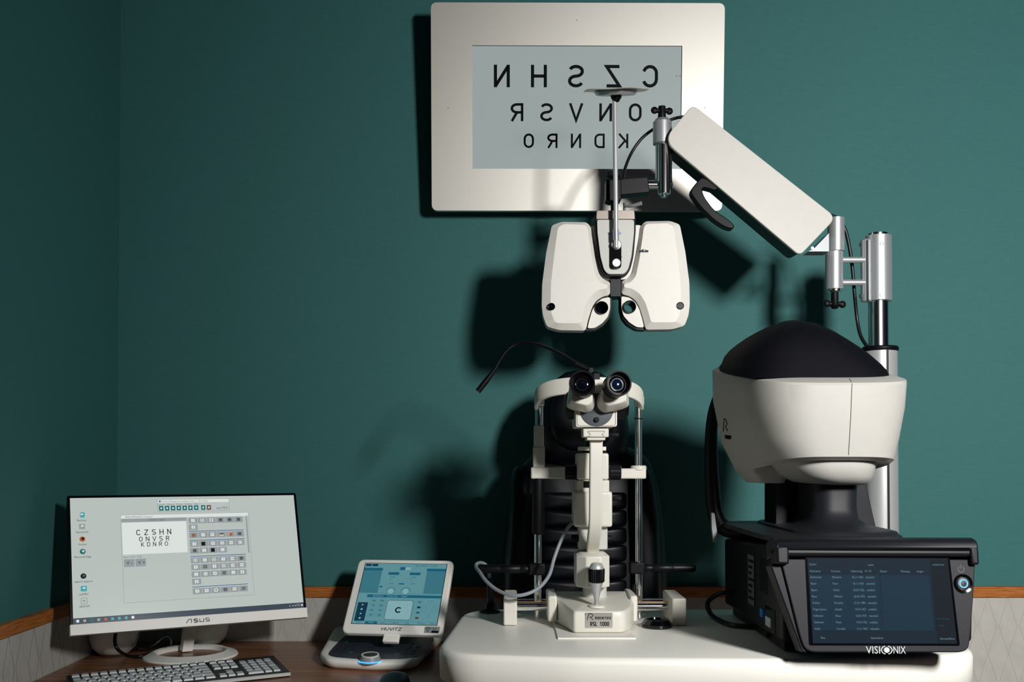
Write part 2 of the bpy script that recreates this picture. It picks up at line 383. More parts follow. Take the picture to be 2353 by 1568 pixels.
# picture coordinates: u 0..1 across, v 0..1 down
sx0, sx1, sy0, sy1 = -hw+.0065, hw-.0065, -hh+.024, hh-.006
def mx(a): return sx0+(sx1-sx0)*a
def my(b): return sy1-(sy1-sy0)*b
def mr(a0, b0, a1, b1, m, h=.0006): cv.rect(mx(a0), my(b1), mx(a1), my(b0), m, h)
mr(0, 0, 1, 1, SCRW, .0004); mr(0, .955, 1, 1, STB)
def win(a0, b0, a1, b1, m, h):
    mr(a0-.0016, b0-.003, a1+.0016, b1+.003, SG, h); mr(a0, b0, a1, b1, m, h+.0002)
win(.365, .025, .685, .125, SCRP, .0006); mr(.365, .025, .685, .052, SW2, .001)
cv.text('Practice Management Software Vers. 1 - 20.10.2021', mx(.382), my(.046), .0052, SGD, .0012)
cv.text('System   Window   Module   Transfers   Help', mx(.368), my(.071), .005, SGD, .0012); mr(.37, .032, .378, .045, SBLU, .0012)
for k in range(9):
    a = .369+k*.0258+(.006 if k > 6 else 0)
    mr(a, .078, a+.019, .118, STEAL if k < 8 else SBR, .0012); mr(a+.006, .09, a+.013, .106, SW2, .0014)
cv.text('win·PRO', mx(.625), my(.113), .008, SGD, .0012)
win(.205, .15, .77, .86, SCRW, .0006); mr(.205, .15, .77, .178, SW2, .001); cv.text('AKKOMMODO Control', mx(.222), my(.173), .006, SGD, .0012)
mr(.207, .18, .487, .208, SG, .001); cv.text('ETDRS-Tafeln', mx(.325), my(.202), .006, SGD, .0012)
mr(.207, .212, .484, .475, SW2, .001)
for s, y, x0, x1, hg in (('CZSHN', .32, .268, .40, .0135), ('ONVSR', .372, .277, .392, .0115), ('KDNRO', .415, .284, .385, .0105)):
    cv.glyphs(s, mx(x0)+.004, my(y), hg, SBLK, (mx(x1)-mx(x0))/4, .13, .7, h=.0014)
cv.text('Visus: 0.16 - 0.25', mx(.208), my(.502), .006, SGD, .0012)
for k, t in enumerate(('V -', 'V +')):
    a = .21+k*.048; mr(a, .512, a+.044, .575, SG, .001); cv.text(t, mx(a+.01), my(.556), .011, SBLK, .0014)
X0, X1 = .495, .745
def row(v, n, hh_=.048):
    for k in range(n):
        a = X0+k*(X1-X0)/6; mr(a, v, a+(X1-X0)/6-.002, v+hh_, SG, .001)
        mr(a+.012, v+.010, a+.028, v+.036, SW2 if random.random() > .12 else SGD, .0012)
        m = random.choice([SGD, SG, SG, SGD]); q = random.randint(0, 3); c = (mx(a+.02), my(v+.023))
        if q == 0: cv.ring(c[0], c[1], .0032, .001, m, .0014, 10)
        elif q == 1: mr(a+.017, v+.017, a+.023, v+.029, m, .0014)
        elif q == 2: mr(a+.014, v+.021, a+.026, v+.025, m, .0014)
        else: mr(a+.019, v+.013, a+.021, v+.033, m, .0014)
row(.185, 6); row(.242, 1)
for b in (.298, .375, .51, .765): mr(X0, b, X1, b+.005, SBLU, .001)
row(.31, 6); mr(X0+.014, .322, X0+.022, .35, SORG, .0016); mr(X0+.137, .322, X0+.154, .336, SBR, .0016); mr(X0+.18, .322, X0+.195, .348, SORG, .0015)
row(.385, 6); row(.442, 4); mr(X0+.051, .393, X0+.069, .425, SBLK, .0016); mr(X0+.092, .45, X0+.11, .482, SBLK, .0016)
row(.523, 6); row(.58, 6); row(.64, 6); row(.7, 1); row(.78, 6)
mr(.757, .18, .764, .5, SG, .001)
ic = [(.045, .14, STC, 'Rechner'), (.045, .235, SG, 'Papierkorb'), (.045, .335, SORG, 'Firefox'), (.045, .435, STEAL, 'Microsoft Edge'), (.045, .63, SBLK, 'Hybrid Support'), (.045, .73, STC, 'winPRO'), (.045, .825, SCRP, 'AKKOM')]
for k, (a, b, m, t) in enumerate(ic):
    if k in (2, 3, 4): cv.disc(mx(a), my(b), .0062, m, .0008); cv.disc(mx(a+.002), my(b-.003), .003, [SBLK, SCRW, SGD][k-2], .001)
    elif k == 6: cv.fr(mx(a-.012), my(b+.024), mx(a+.012), my(b-.024), .0006, SGD, .0008); cv.rect(mx(a-.006), my(b)-.0004, mx(a+.006), my(b)+.0004, SGD, .0008); cv.rect(mx(a)-.0004, my(b+.012), mx(a)+.0004, my(b-.012), SGD, .0008)
    else: mr(a-(.012 if k != 0 else .006), b-.022, a+.012, b+.02, m, .0008); mr(a-.004, b-.012, a+.006, b, SW2, .001)
    cv.text(t, mx(a), my(b+.05), .006, SBLK, .0008, cent=True)
for k in range(9):
    m = [SW2, SG, STEAL, SG, SORG, STC, STC, STC, SW2][k]; a = .012+k*.0275; mr(a, .968, a+.011, .988, m, .0008)
for a in (.93, .945, .955): mr(a, .973, a+.006, .983, SG, .0008)
mr(.965, .966, .982, .971, SG, .0008); mr(.962, .978, .985, .982, SG, .0008); mr(.988, .97, .995, .985, SW2, .0008)
cv.done('lit_screen', mon, label='pale desktop picture with a test chart window')
cv = Canvas(MP)
cv.glyphs('S', .0, -hh+.007, .009, INKG, .02, .3, 1.1, h=.0040)
cv2 = cv
cv2.line([(-.022, -hh+.007), (-.016, -hh+.0155), (-.010, -hh+.0155), (-.010, -hh+.007)], .0018, INKG, .0041)
cv2.line([(.009, -hh+.0155), (.009, -hh+.008), (.018, -hh+.008), (.018, -hh+.0155)], .0018, INKG, .0041)
cv2.line([(.023, -hh+.008), (.031, -hh+.008), (.031, -hh+.0115), (.023, -hh+.0115), (.023, -hh+.0155), (.031, -hh+.0155)], .0018, INKG, .0041)
cv2.done('maker_lettering', mon)
# ring foot and neck
bm = B(); rings = []
for k in range(64):
    t = k*2*PI/64; d = Vector((math.cos(t), math.sin(t)*.98, 0)); c = Vector((rc.x, rc.y, DZ))
    rings.append([c+d*.115, c+d*.113+Vector((0, 0, .004)), c+d*.088+Vector((0, 0, .013)), c+d*.083+Vector((0, 0, .011)), c+d*.080+Vector((0, 0, .0))])
R = [[bm.verts.new(p) for p in r_] for r_ in rings]
for i in range(64):
    for j in range(5): bm.faces.new((R[i][j], R[(i+1) % 64][j], R[(i+1) % 64][(j+1) % 5], R[i][(j+1) % 5]))
O('ring_foot', bm, WHITE3, mon)
nb = MP.p(0, -hh-.004, -.02); nb0 = Vector((onz(428, 1498, DZ).x, onz(428, 1498, DZ).y, DZ+.002)); q = Vector((math.cos(.54), math.sin(.54), 0)); pq = Vector((-q.y, q.x, 0))
nb = Vector((nb0.x+.016, nb0.y+.012, MP.p(0, -hh+.05, 0).z))
O('neck', loft(B(), [[nb0+q*a*.013+pq*b*.014 for a, b in ((-1, -1), (1, -1), (1, 1), (-1, 1))], [nb+q*a*.016+pq*b*.014 for a, b in ((-1, -1), (1, -1), (1, 1), (-1, 1))]]), WHITE3, mon, bevel=.001)
# round white speakers behind the monitor
for k, (px, py, rr) in enumerate(((262, 1503, .060), (474, 1481, .058))):
    c = onz(px, py, DZ); s = E('desk_speaker', (c.x, c.y, DZ), ['round white desk speaker in the corner behind the monitor, black cable in front', 'round white desk speaker behind the monitor stand neck'][k], 'speaker', 'round speakers behind the monitor')
    O('shell', lathe(B(), (c.x, c.y, DZ), (0, 0, 1), [(.02, 0), (rr*.6, .003), (rr*.85, .018), (rr*.98, .04), (rr, .06), (rr*.93, .085), (rr*.7, .105), (rr*.3, .118), (.002, .12)], 40), WHITE3, s, ang=60)
    if 0: O('speaker_grille', lathe(B(), (c.x+.012, c.y-rr*.82, DZ+.07), (.3, -1, .15), [(.026, 0), (.026, .012), (.02, .014)], 28), DCHARC, s)
def onpath(pts, z): return [onz(a, b, z) for a, b in pts]
bm = tube(B(), [W(266, 1452, 2.42), W(264, 1475, 2.40), W(270, 1492, 2.39), onz(290, 1506, DZ+.006), onz(320, 1509, DZ+.006), onz(350, 1501, DZ+.007), onz(372, 1492, DZ+.006), onz(400, 1484, DZ+.006), onz(440, 1478, DZ+.006)], .0042)
tag(O('black_cable', bm, CABLEB), 'thick black cable looping down behind the monitor', 'cable')
bm = tube(B(), [W(320, 1452, 2.46), W(312, 1475, 2.46), onz(300, 1491, DZ+.008), onz(310, 1488, DZ+.006), onz(325, 1492, DZ+.004), onz(343, 1488, DZ+.006), W(360, 1478, 2.46), W(375, 1466, 2.47), W(386, 1464, 2.48), W(393, 1472, 2.48), W(393, 1482, 2.5)], .0018)
tag(O('thin_grey_cable', bm, CABLEG), 'thin pale grey cable bent into a small arch behind the monitor ring foot', 'cable')
# ================================================================ KEYBOARD
kr = Vector((math.cos(.512), math.sin(.512), 0)); kf = Vector((kr.y, -kr.x, 0))
kb0 = Vector((-.564, 2.365, 0)); KW, KD = .45, .132
def KP(a, b, z): return kb0-kr*(KW-a)+kf*b+Vector((0, 0, z))      # a along, b from back to front
def kz(b): return DZ+.025-.014*b/KD
kbd = E('keyboard', KP(KW/2, KD/2, DZ), 'flat black keyboard with silver keys in front of the monitor', 'keyboard')
bm = loft(B(), [[KP(0, 0, DZ), KP(KW, 0, DZ), KP(KW, KD, DZ), KP(0, KD, DZ)], [KP(0, 0, kz(0)), KP(KW, 0, kz(0)), KP(KW, KD, kz(KD)), KP(0, KD, kz(KD))]])
O('keyboard_body', bm, DCHARC, kbd, bevel=.0015)
O('front_trim', loft(B(), [[KP(0, KD, DZ+.003), KP(KW, KD, DZ+.003), KP(KW, KD+.004, DZ+.003), KP(0, KD+.004, DZ+.003)], [KP(0, KD, kz(KD)-.001), KP(KW, KD, kz(KD)-.001), KP(KW, KD+.004, kz(KD)-.002), KP(0, KD+.004, kz(KD)-.002)]]), LGREY, kbd)
U = .0188
def key(a, b, wd, hd=1):
    x0, x1, y0, y1 = a+.0012, a+wd*U-.0012, b+.001, b+hd*U-.0012
    O('key', loft(B(), [[KP(x0, y0, kz(y0)-.001), KP(x1, y0, kz(y0)-.001), KP(x1, y1, kz(y1)-.001), KP(x0, y1, kz(y1)-.001)],
        [KP(x0+.0015, y0+.0012, kz(y0)+.004), KP(x1-.0015, y0+.0012, kz(y0)+.004), KP(x1-.0015, y1-.002, kz(y1)+.0035), KP(x0+.0015, y1-.002, kz(y1)+.0035)]]), SILVERK, kbd)
rows = [[1]*15, [1]*13+[2], [1.5]+[1]*12+[1.5], [1.75]+[1]*12+[1.25], [1.25]+[1]*11+[2.75], [1.25, 1.25, 1.25, 6.25, 1.25, 1.25, 1.25, 1.25]]
for j, rw in enumerate(rows):
    a = .008; b = .006+j*U+(.003 if j else 0)
    for wd in rw: key(a, b, wd, .8 if j == 0 else 1); a += wd*U
for j in range(6):
    for k in range(3):
        if j == 3 or (j == 4 and k != 1): continue
        if k == 2 and j < 0: continue
        key(.008+15*U+.006+k*U, .006+j*U+(.003 if j else 0), 1, .8 if j == 0 else 1)
cnt = 15*5
for j in range(1, 6):
    b = .009+j*U
    if j < 5:
        for k in range(3): key(.008+18*U+.012+k*U, b, 1)
    else: key(.008+18*U+.012, b, 2); key(.008+20*U+.012, b, 1)
key(.008+21*U+.012, .009+U, 1); key(.008+21*U+.012, .009+2*U, 1, 2); key(.008+21*U+.012, .009+4*U, 1, 2)
# ================================================================ REFRACTION CONSOLE
cr_, cu_, cn_ = basis(-.138, .7349)
CPn = Plane((-.2815, 2.4863, CAMZ-.3404), cr_, cu_)
con = E('control_console', (-.31, 2.44, DZ), 'white tablet style control console with tilted blue screen, dark keypad and round dial', 'console')
out = [onz(735, 1526, DZ), onz(752, 1539, DZ), onz(850, 1545, DZ), onz(930, 1545, DZ), onz(960, 1538, DZ), onz(985, 1512, DZ), onz(1022, 1474, DZ), onz(1010, 1462, DZ), onz(790, 1452, DZ), onz(765, 1480, DZ)]
op = roundpoly([(p.x, p.y) for p in out], .02, 4); ccx = sum(p[0] for p in op)/len(op); ccy = sum(p[1] for p in op)/len(op)
yf = min(p[1] for p in op); yb = max(p[1] for p in op)
def ctop(y): return DZ+.022+.022*(y-yf)/(yb-yf)
def sc_ring(s, dz, base=False): return [Vector((ccx+(x-ccx)*s, ccy+(y-ccy)*s, (DZ+dz) if base else ctop(y)+dz)) for x, y in op]
O('console_body', loft(B(), [sc_ring(.93, .0, True), sc_ring(.98, .006, True), sc_ring(1.0, .014, True), sc_ring(1.0, -.004), sc_ring(.985, 0), sc_ring(.93, .002)]), WHITE3, con, ang=50)
def onct(px, py, dz=0):
    z = DZ+.04
    for _ in range(6): z = ctop(onz(px, py, z).y)+dz
    return onz(px, py, z)
kp_px = [(762, 1492), (793, 1460), (1000, 1465), (990, 1490), (963, 1508), (930, 1514), (870, 1515), (820, 1514), (770, 1510), (752, 1505)]
O('keypad_panel', loft(B(), [[onct(a, b, -.004) for a, b in roundpoly(kp_px, 10, 3)], [onct(a, b, .0028) for a, b in roundpoly(kp_px, 10, 3)]]), KEYP, con)
for (a, b, m) in [(796, 1476, INKT), (812, 1477, 0), (828, 1477, 0), (815, 1483, 0), (784, 1487, 0), (796, 1488, 0), (812, 1487, 0), (777, 1493, 0), (792, 1494, 0), (811, 1493, 0), (770, 1498, 0), (788, 1499, 0), (806, 1500, INKT), (855, 1477, 0), (872, 1478, 0), (887, 1479, 0), (903, 1479, 0), (855, 1483, 0), (874, 1484, 0), (893, 1484, 0), (852, 1489, 0), (880, 1489, 0), (930, 1480, 0), (948, 1481, 0), (966, 1483, INKT), (925, 1486, 0), (944, 1487, 0), (960, 1488, 0), (918, 1495, 0), (938, 1492, 0), (952, 1496, 0), (911, 1504, INKT), (930, 1503, 0), (946, 1503, 0)]:
    p = onct(a, b, .003); r0 = .0062 if m else .0046
    O('button', lathe(B(), (p.x, p.y, ctop(p.y)+.0022), (0, -.1, 1), [(r0, 0), (r0, .0016), (r0*.8, .0020)], 14), m or CHARC, con)
dc = onct(851, 1516, .003)
dial = O('dial', lathe(B(), dc+Vector((0, 0, -.004)), (0, -.12, 1), [(.0250, 0), (.0240, .004), (.0212, .0125), (.0208, .0135)], 40), GREYP, con)
O('dial_rim', lathe(B(), dc+Vector((0, -.0015, .0082)), (0, -.12, 1), [(.0205, 0), (.0205, .004), (.017, .004), (.017, .002)], 40), WHITE, dial)
O('dial_cap', lathe(B(), dc+Vector((0, -.0015, .0086)), (0, -.12, 1), [(.0172, 0), (.0172, .0028)], 40), DCHARC, dial)
bm = B(); tube(bm, [dc+Vector((.0265*math.cos(t), .0265*math.sin(t), -.003)) for t in [PI+.15+k*(PI-.3)/20 for k in range(21)]], .0012, 8, False)
O('light_ring', bm, em('blue_glow', (60, 160, 235), 2.2), dial, label='glowing blue ring under the dial')
HW, HH = .125, .1105
O('screen_housing', pslab(CPn, roundpoly([(-HW, -HH), (HW, -HH), (HW, HH), (-HW, HH)], .018, 6), -.016, 0), WHITE3, con, bevel=.004, seg=3)
O('screen_hinge', pbx(CPn, -.020, .020, -HH-.020, -HH+.012, -.016, -.003), WHITE3, con, bevel=.003)
hp_ = onct(893, 1474, .0); O('swivel_foot', lathe(B(), hp_, (0, -.1, 1), [(.030, 0), (.030, .003), (.022, .006)], 30), KEYP, con)
CB = em('console_blue', (112, 172, 182), .62); CD = em('console_deep', (24, 112, 142), .6); CDD = em('console_navy', (14, 66, 92), .55); CL = em('console_pale', (150, 200, 206), .65); CM = em('console_mid', (70, 140, 156), .6); CK = em('console_black', (10, 26, 40), .4); CR = em('console_red', (120, 70, 60), .5)
cv = Canvas(CPn); a0, a1, b0, b1 = -.104, .108, -.084, .097
def cx_(a): return a0+(a1-a0)*a
def cy_(b): return b1-(b1-b0)*b
def crt(p, q, r_, s, m, h=.0008): cv.rect(cx_(p), cy_(s), cx_(r_), cy_(q), m, h)
crt(-.008, -.008, 1.008, 1.008, CK, .0003); crt(0, 0, 1, 1, CB, .0005)
crt(.01, .012, .08, .052, CDD); crt(.09, .012, .16, .052, CDD); crt(0, .08, .23, .125, CD); crt(.77, .08, 1, .125, CD)
crt(0, .125, .225, .5, CM, .0006); crt(.775, .125, 1, .5, CM, .0006); crt(.44, .06, .505, .112, CD); crt(.505, .065, .57, .108, CL)
crt(.31, .15, .44, .195, CD); crt(.57, .15, .7, .195, CD); crt(.46, .335, .53, .355, CD); crt(.235, .385, .27, .41, CD)
for a in (.34, .6):
    for b, t in ((.225, '0.00'), (.27, '0'), (.335, '0.00')): cv.text(t, cx_(a), cy_(b+.02), .007, CD, .001)
for a, sg in ((.38, 1), (.56, -1)):
    cv.disc(cx_(a), cy_(.47), .0075, CL, .0009); cv.ring(cx_(a), cy_(.47), .012, .0012, CD, .0008, 20, 0 if sg > 0 else 0, PI)
crt(.11, .53, 1, .575, CD); crt(0, .5, 1, .503, CD)
for k, t in enumerate(('Refraktion', 'Cross Cyl', 'Chart')): cv.text(t, cx_(.18+k*.17), cy_(.563), .0065, CL, .001)
crt(.02, .66, .14, .96, CDD)
for k in range(4): cv.disc(cx_(.08), cy_(.7+k*.072), .0034, CL, .001, 3 if k % 2 == 0 else 4)
for j in range(4):
    for i in range(2): cv.fr(cx_(.165+i*.1), cy_(.655+j*.078), cx_(.245+i*.1), cy_(.60+j*.078), .0005, CM, .001); crt(.185+i*.1, .615+j*.078, .225+i*.1, .64+j*.078, CM, .0009)
bx0 = roundpoly([(cx_(.37), cy_(.93)), (cx_(.68), cy_(.93)), (cx_(.68), cy_(.62)), (cx_(.37), cy_(.62))], .006, 3)
cv.poly(bx0, CL, .0008); cv.line(bx0, .001, CDD, .001, True)
cv.ring(cx_(.52), cy_(.775), .0085, .0036, CK, .0012, 20, .7, 2*PI-.7)
for k in range(4): crt(.735, .625+k*.085, .775, .655+k*.085, [CM, CDD, CD, CR][k])
for a, b in ((.88, .64), (.88, .86)): cv.ring(cx_(a), cy_(b), .0055, .0006, CM, .001, 16)
for a in (.82, .94): cv.line(arc(cx_(a), cy_(.72), .005, .005, 0, 180)+arc(cx_(a), cy_(.78), .005, .005, 180, 360), .0006, CM, .001, True)
crt(0, .955, 1, .958, CM); crt(.155, .962, .3, 1, CD)
for k in range(7): cv.text(['Auto', 'Visus', 'Fern', 'Binok', 'Nah', 'Prisma', 'Menü'][k], cx_(.05+k*.145), cy_(.99), .0065, CL if k == 1 else CD, .001)
cv.text('2021-10-20   11:32:06', cx_(.62), cy_(.045), .0065, CDD, .001)
cv.done('lit_screen', con, label='blue lit screen with a black ring letter')
cv = Canvas(CPn); cv.glyphs('HUVITZ', -.022, -HH+.0085, .0085, INKG, .0098, .2, .95, h=.0006); cv.done('maker_lettering', con)
cv = Canvas(CPn); stp = roundpoly([(.080, -HH+.004), (.117, -HH+.004), (.117, -HH+.0225), (.080, -HH+.0225)], .002, 2)
cv.poly(stp, GREYP, .0005)
for k in range(3): cv.ring(.0885, -HH+.008, .004+k*.004, .0017, INKT, .0008, 8, PI*.25, PI*.75)
cv.disc(.0885, -HH+.008, .0018, INKT, .0008, 10); cv.text('21', .0985, -HH+.012, .012, INK, .0008); cv.rect(.098, -HH+.005, .115, -HH+.0105, INK, .0008)
cv.done('sticker', con, label='grey sticker with wireless symbol and number')
# ================================================================ MOUSE
mo = onz(908, 1584, DZ); mp = Vector((mo.x, mo.y, DZ))
mou = E('computer_mouse', mp, 'small black computer mouse on the desk in front of the control console', 'mouse')
bm = B(); rg = []
for (s, z) in ((.92, 0), (1, .006), (.98, .018), (.85, .027), (.6, .031), (.2, .033)):
    rg.append([mp+Vector((.033*s*math.copysign(abs(math.cos(t))**.75, math.cos(t)), -.02+.055*s*math.copysign(abs(math.sin(t))**.8, math.sin(t)), z+(.004*math.sin(t)*(1 if z > .01 else 0)))) for t in [k*2*PI/36 for k in range(36)]])
O('mouse_shell', loft(bm, rg), KEYP, mou, ang=70)
cv = Canvas(Plane(mp+Vector((.002, .014, .0325)), (1, 0, 0), (0, 1, -.25))); cv.ring(-.0015, 0, .0028, .0007, INKL, .001, 14); cv.ring(.002, 0, .0028, .0007, INKL, .001, 14); cv.done('ring_mark', mou)
# ================================================================ INSTRUMENT TABLE
TZ = CAMZ-.34
tab = E('instrument_table', (.40, 2.0, 0), 'white instrument table with rounded corners in front of the black chair', 'table')
tp = [(X(1070, 2.26), 2.26), (-.135, 1.80), (-.095, 1.738), (.1, 1.705), (.42, 1.695), (.70, 1.715), (.80, 1.745), (.832, 1.80), (.815, 2.26)]
tp = roundpoly(tp, [.09, .05, .05, .03, .03, .03, .04, .05, .09], 6); tcx, tcy = .35, 1.98
def tr_(s, z):
    out = []
    for x, y in tp:
        d = Vector((x-tcx, y-tcy)); L_ = d.length; d = d*(1-s/L_); out.append((tcx+d.x, tcy+d.y, z))
    return out
O('tabletop', loft(B(), [tr_(.004, TZ-.058), tr_(0, TZ-.055), tr_(-.001, TZ-.012), tr_(.0015, TZ-.005), tr_(.006, TZ-.0012), tr_(.012, TZ)]), TABLEM, tab, ang=60)
O('column', bx(.58, .70, 1.92, 2.08, .05, TZ-.058), WHITE, tab, bevel=.01)
O('foot', bx(.46, .82, 1.70, 2.25, 0, .05), DCHARC, tab, bevel=.01)
gp = onz(1126, 1408, TZ)
O('cable_grommet', lathe(B(), (gp.x, gp.y, TZ-.001), (0, 0, 1), [(.023, 0), (.023, .003), (.019, .005), (.008, .005)], 28), DCHARC, tab)
# ================================================================ SLIT LAMP
sl = E('slit_lamp', (.17, 2.02, TZ), 'white binocular slit lamp microscope with joystick standing on the white table', 'microscope')
O('glide_plate', bx(X(1281, 1.88), X(1460, 1.88), 1.88, 2.12, TZ, TZ+.0035), WHITE2, sl, bevel=.001)
zb0, zb1 = TZ+.0042, CAMZ-.2865
bp = [(X(1318, 1.92), 1.925), (X(1434, 1.92), 1.925), (X(1449, 1.97), 1.965), (.2500, 2.04), (.2500, 2.13), (.0850, 2.13), (.0850, 2.07), (X(1300, 1.98), 1.975)]
bpr = roundpoly(bp, [.006, .012, .02, .01, .01, .01, .01, .02], 4)
c0 = Vector((sum(p[0] for p in bpr)/len(bpr), sum(p[1] for p in bpr)/len(bpr)))
def br(s, z, tilt=0): return [(c0.x+(x-c0.x)*s, c0.y+(y-c0.y)*s, z+tilt*(y-1.925)) for x, y in bpr]
O('base_body', loft(B(), [br(.97, zb0), br(1, zb0+.006), br(1, zb1-.016, .07), br(.975, zb1-.008, .06), br(.6, zb1-.001, .03)]), WHITE, sl, bevel=.002, ang=40)
for a, b in ((X(1258, 2.05), X(1279, 2.05)), (X(1445, 2.05), X(1462, 2.05))):
    O('carriage_block', bx(a, b, 2.03, 2.15, TZ+.008, CAMZ-.279), WHITE, sl, bevel=.004)
for a, b in ((X(1157, 2.035), X(1188, 2.035)), (X(1545, 2.025), X(1577, 2.025))):
    O('end_block', bx(a, b, 2.03, 2.165, TZ+.001, TZ+.056), WHITE, sl, bevel=.003)
zr = Z(1392, 2.10)
for yy in (2.085, 2.145):
    O('guide_rod', cyl(B(), (X(1180, 2.08), yy, zr), (X(1552, 2.08), yy, zr), .0085, 24), CHROME, sl)
# the rack strip on the rod seen warm
O('rack_strip', bx(X(1190, 2.1), X(1258, 2.1), 2.086, 2.094, zr+.0088, zr+.0105), GOLDSH, sl)
O('rack_strip', bx(X(1462, 2.1), X(1540, 2.1), 2.086, 2.094, zr+.0088, zr+.0105), GOLDSH, sl)
# label plate
fy = 1.9245
LP = Plane((X(1376, 1.92), fy, Z(1427, 1.92)), (1, 0, 0), (0, 0, 1)); cv = Canvas(LP); lw, lh = .0262, .0145
cv.rect(-lw, -lh, lw, lh, STEEL, .0006)
cv.line([(-.0225, .001), (-.0195, .0125), (-.014, .0125), (-.0115, .010), (-.013, .0072), (-.0175, .0062), (-.0165, .006), (-.011, .001)], .0012, INK, .001)
cv.glyphs('RODENSTOCK', -.0062, .0020, .0050, INK, .00315, .17, .5, h=.001)
cv.glyphs('RSL', -.0145, -.0110, .0082, INK, .0047, .17, .5, h=.001); cv.glyphs('1000', .0035, -.0110, .0082, INK, .0047, .17, .5, h=.001)
cv.done('name_plate', sl, label='silver plate lettered RODENSTOCK RSL 1000')
# joystick
jy = 1.955; jx = X(1370, jy)
js = O('joystick', lathe(B(), (jx, jy, zb1-.01), (0, -.05, 1), [(.0042, 0), (.0042, .022), (.0050, .022), (.0118, .052), (.0130, .055)], 32), SATIN, sl)
bm = B(); rg = []
for h, r0 in ((.055, .0125), (.057, .0150), (.080, .0156), (.082, .0150)):
    rg.append([Vector((jx, jy, zb1-.01))+Vector((0, -.05, 1)).normalized()*h+Vector((1, 0, 0))*math.cos(t)*(r0+.0006*math.cos(t*24))+Vector((0, 1, .05))*math.sin(t)*(r0+.0006*math.cos(t*24)) for t in [k*2*PI/96 for k in range(96)]])
O('joystick_grip', loft(bm, rg), RUBBER, js)
O('joystick_cap', lathe(B(), (jx, jy-.004, zb1-.01+.0815), (0, -.05, 1), [(.0142, 0), (.0142, .003), (.0105, .010), (.0085, .0115), (.002, .012)], 32), ALU2, js)
O('joystick_collar', lathe(B(), (jx, jy, zb1-.004), (0, 0, 1), [(.016, 0), (.016, .004), (.010, .0052)], 30), WHITE, sl)
# housing, stub, illumination tower
def octp(px0, px1, Yf, Yb, ch=.28):
    x0, x1 = X(px0, Yf+.03), X(px1, Yf+.03); d = (x1-x0)*ch
    return [(x0+d, Yf), (x1-d, Yf), (x1, Yf+.02), (x1, Yb-.01), (x1-d, Yb), (x0+d, Yb), (x0, Yb-.01), (x0, Yf+.02)]
O('stub', lathe(B(), (X(1366, 2.06), 2.06, zb1-.005), (0, 0, 1), [(.0248, 0), (.0248, .05)], 36), LGREY, sl)
po = octp(1323, 1399, 1.985, 2.09); zt0, zt1 = Z(1350, 2.0), Z(1280, 1.99)
pc = (sum(p[0] for p in po)/8, sum(p[1] for p in po)/8)
O('pivot_housing', loft(B(), [[(x, y, zt0) for x, y in po], [(x, y, zt1) for x, y in po], [(pc[0]+(x-pc[0])*.72, pc[1]+(y-pc[1])*.72, zt1+.006) for x, y in po]]), WHITE, sl, bevel=.002)
O('lower_tower', pbox(1330, 1396, 1205, 1264, 2.04, 2.09), LGREY, sl, bevel=.003)
O('tower_housing', pbox(1319, 1407, 1130, 1212, 2.02, 2.10), WHITE, sl, bevel=.005, seg=3)
O('scale_drum', pbox(1325, 1400, 1104, 1131, 2.025, 2.095), WHITE, sl, bevel=.002)
O('scale_window', pbox(1341, 1357, 1106, 1121, 2.023, 2.03), BLACKG, sl)
O('lamp_housing', pbox(1327, 1399, 1042, 1103, 2.02, 2.10), WHITE, sl, bevel=.004, seg=3)
O('housing_ring', pbox(1332, 1393, 1027, 1036, 2.03, 2.09), WHITE2, sl, bevel=.001)
O('lamp_neck', lathe(B(), (X(1364, 2.06), 2.06, Z(1044, 2.06)), (0, 0, 1), [(.028, 0), (.026, .006), (.019, .008), (.019, .04), (.022, .045)], 30), BLACK, sl)
def knob(px0, px1, py0, py1, Y, m=RUBBER, parent=sl, name='knob', rib=16):
    zc = Z((py0+py1)/2, Y); r0 = abs(Z(py0, Y)-Z(py1, Y))/2; bm = B(); rg = []
    xa, xb = X(px0, Y), X(px1, Y)
    for x, s in ((xa, .92), (xa+.001, 1), (xb-.001, 1), (xb, .92)):
        rg.append([Vector((x, Y+math.cos(t)*r0*s*(1+.03*math.cos(rib*t)), zc+math.sin(t)*r0*s*(1+.03*math.cos(rib*t)))) for t in [k*2*PI/(rib*4) for k in range(rib*4)]])
    return O(name, loft(bm, rg), m, parent)
for a in ((1299, 1326, 1068, 1102, 2.06), (1400, 1426, 1069, 1103, 2.06), (1406, 1427, 1141, 1151, 2.06), (1384, 1404, 1231, 1246, 2.05), (1313, 1333, 1229, 1246, 2.05), (1398, 1422, 994, 1006, 1.96)):
    knob(*a)
for a in ((1299, 1301, 1069, 1101, 2.06), (1424, 1426.5, 1070, 1102, 2.06)): knob(*a, m=GREYP, name='knob_rim')
# microscope arm: swept strip
def strip(pts, wd, th):
    rings = []
    for i, p in enumerate(pts):
        a = pts[max(i-1, 0)]; b = pts[min(i+1, len(pts)-1)]; t = (Vector(b)-Vector(a)).normalized(); s = Vector((1, 0, 0)); nn = t.cross(s).normalized(); s = nn.cross(t)
        rings.append([Vector(p)+s*wd/2*i1+nn*th/2*j1 for i1, j1 in ((-1, -1), (1, -1), (1, 1), (-1, 1))])
    return loft(B(), rings)
pth = spline([W(1369.5, 1008, 1.96), W(1369.5, 1060, 1.955), W(1369, 1130, 1.955), W(1368.5, 1185, 1.96), W(1367, 1215, 1.972), W(1364, 1240, 1.995), W(1362, 1262, 2.03)], 6)
O('microscope_arm', strip(pth, .0255, .018), WHITE, sl, bevel=.003, seg=3, ang=50)
O('dovetail_block', pbox(1340, 1399, 985, 1005, 1.93, 1.985), WHITE, sl, bevel=.002)
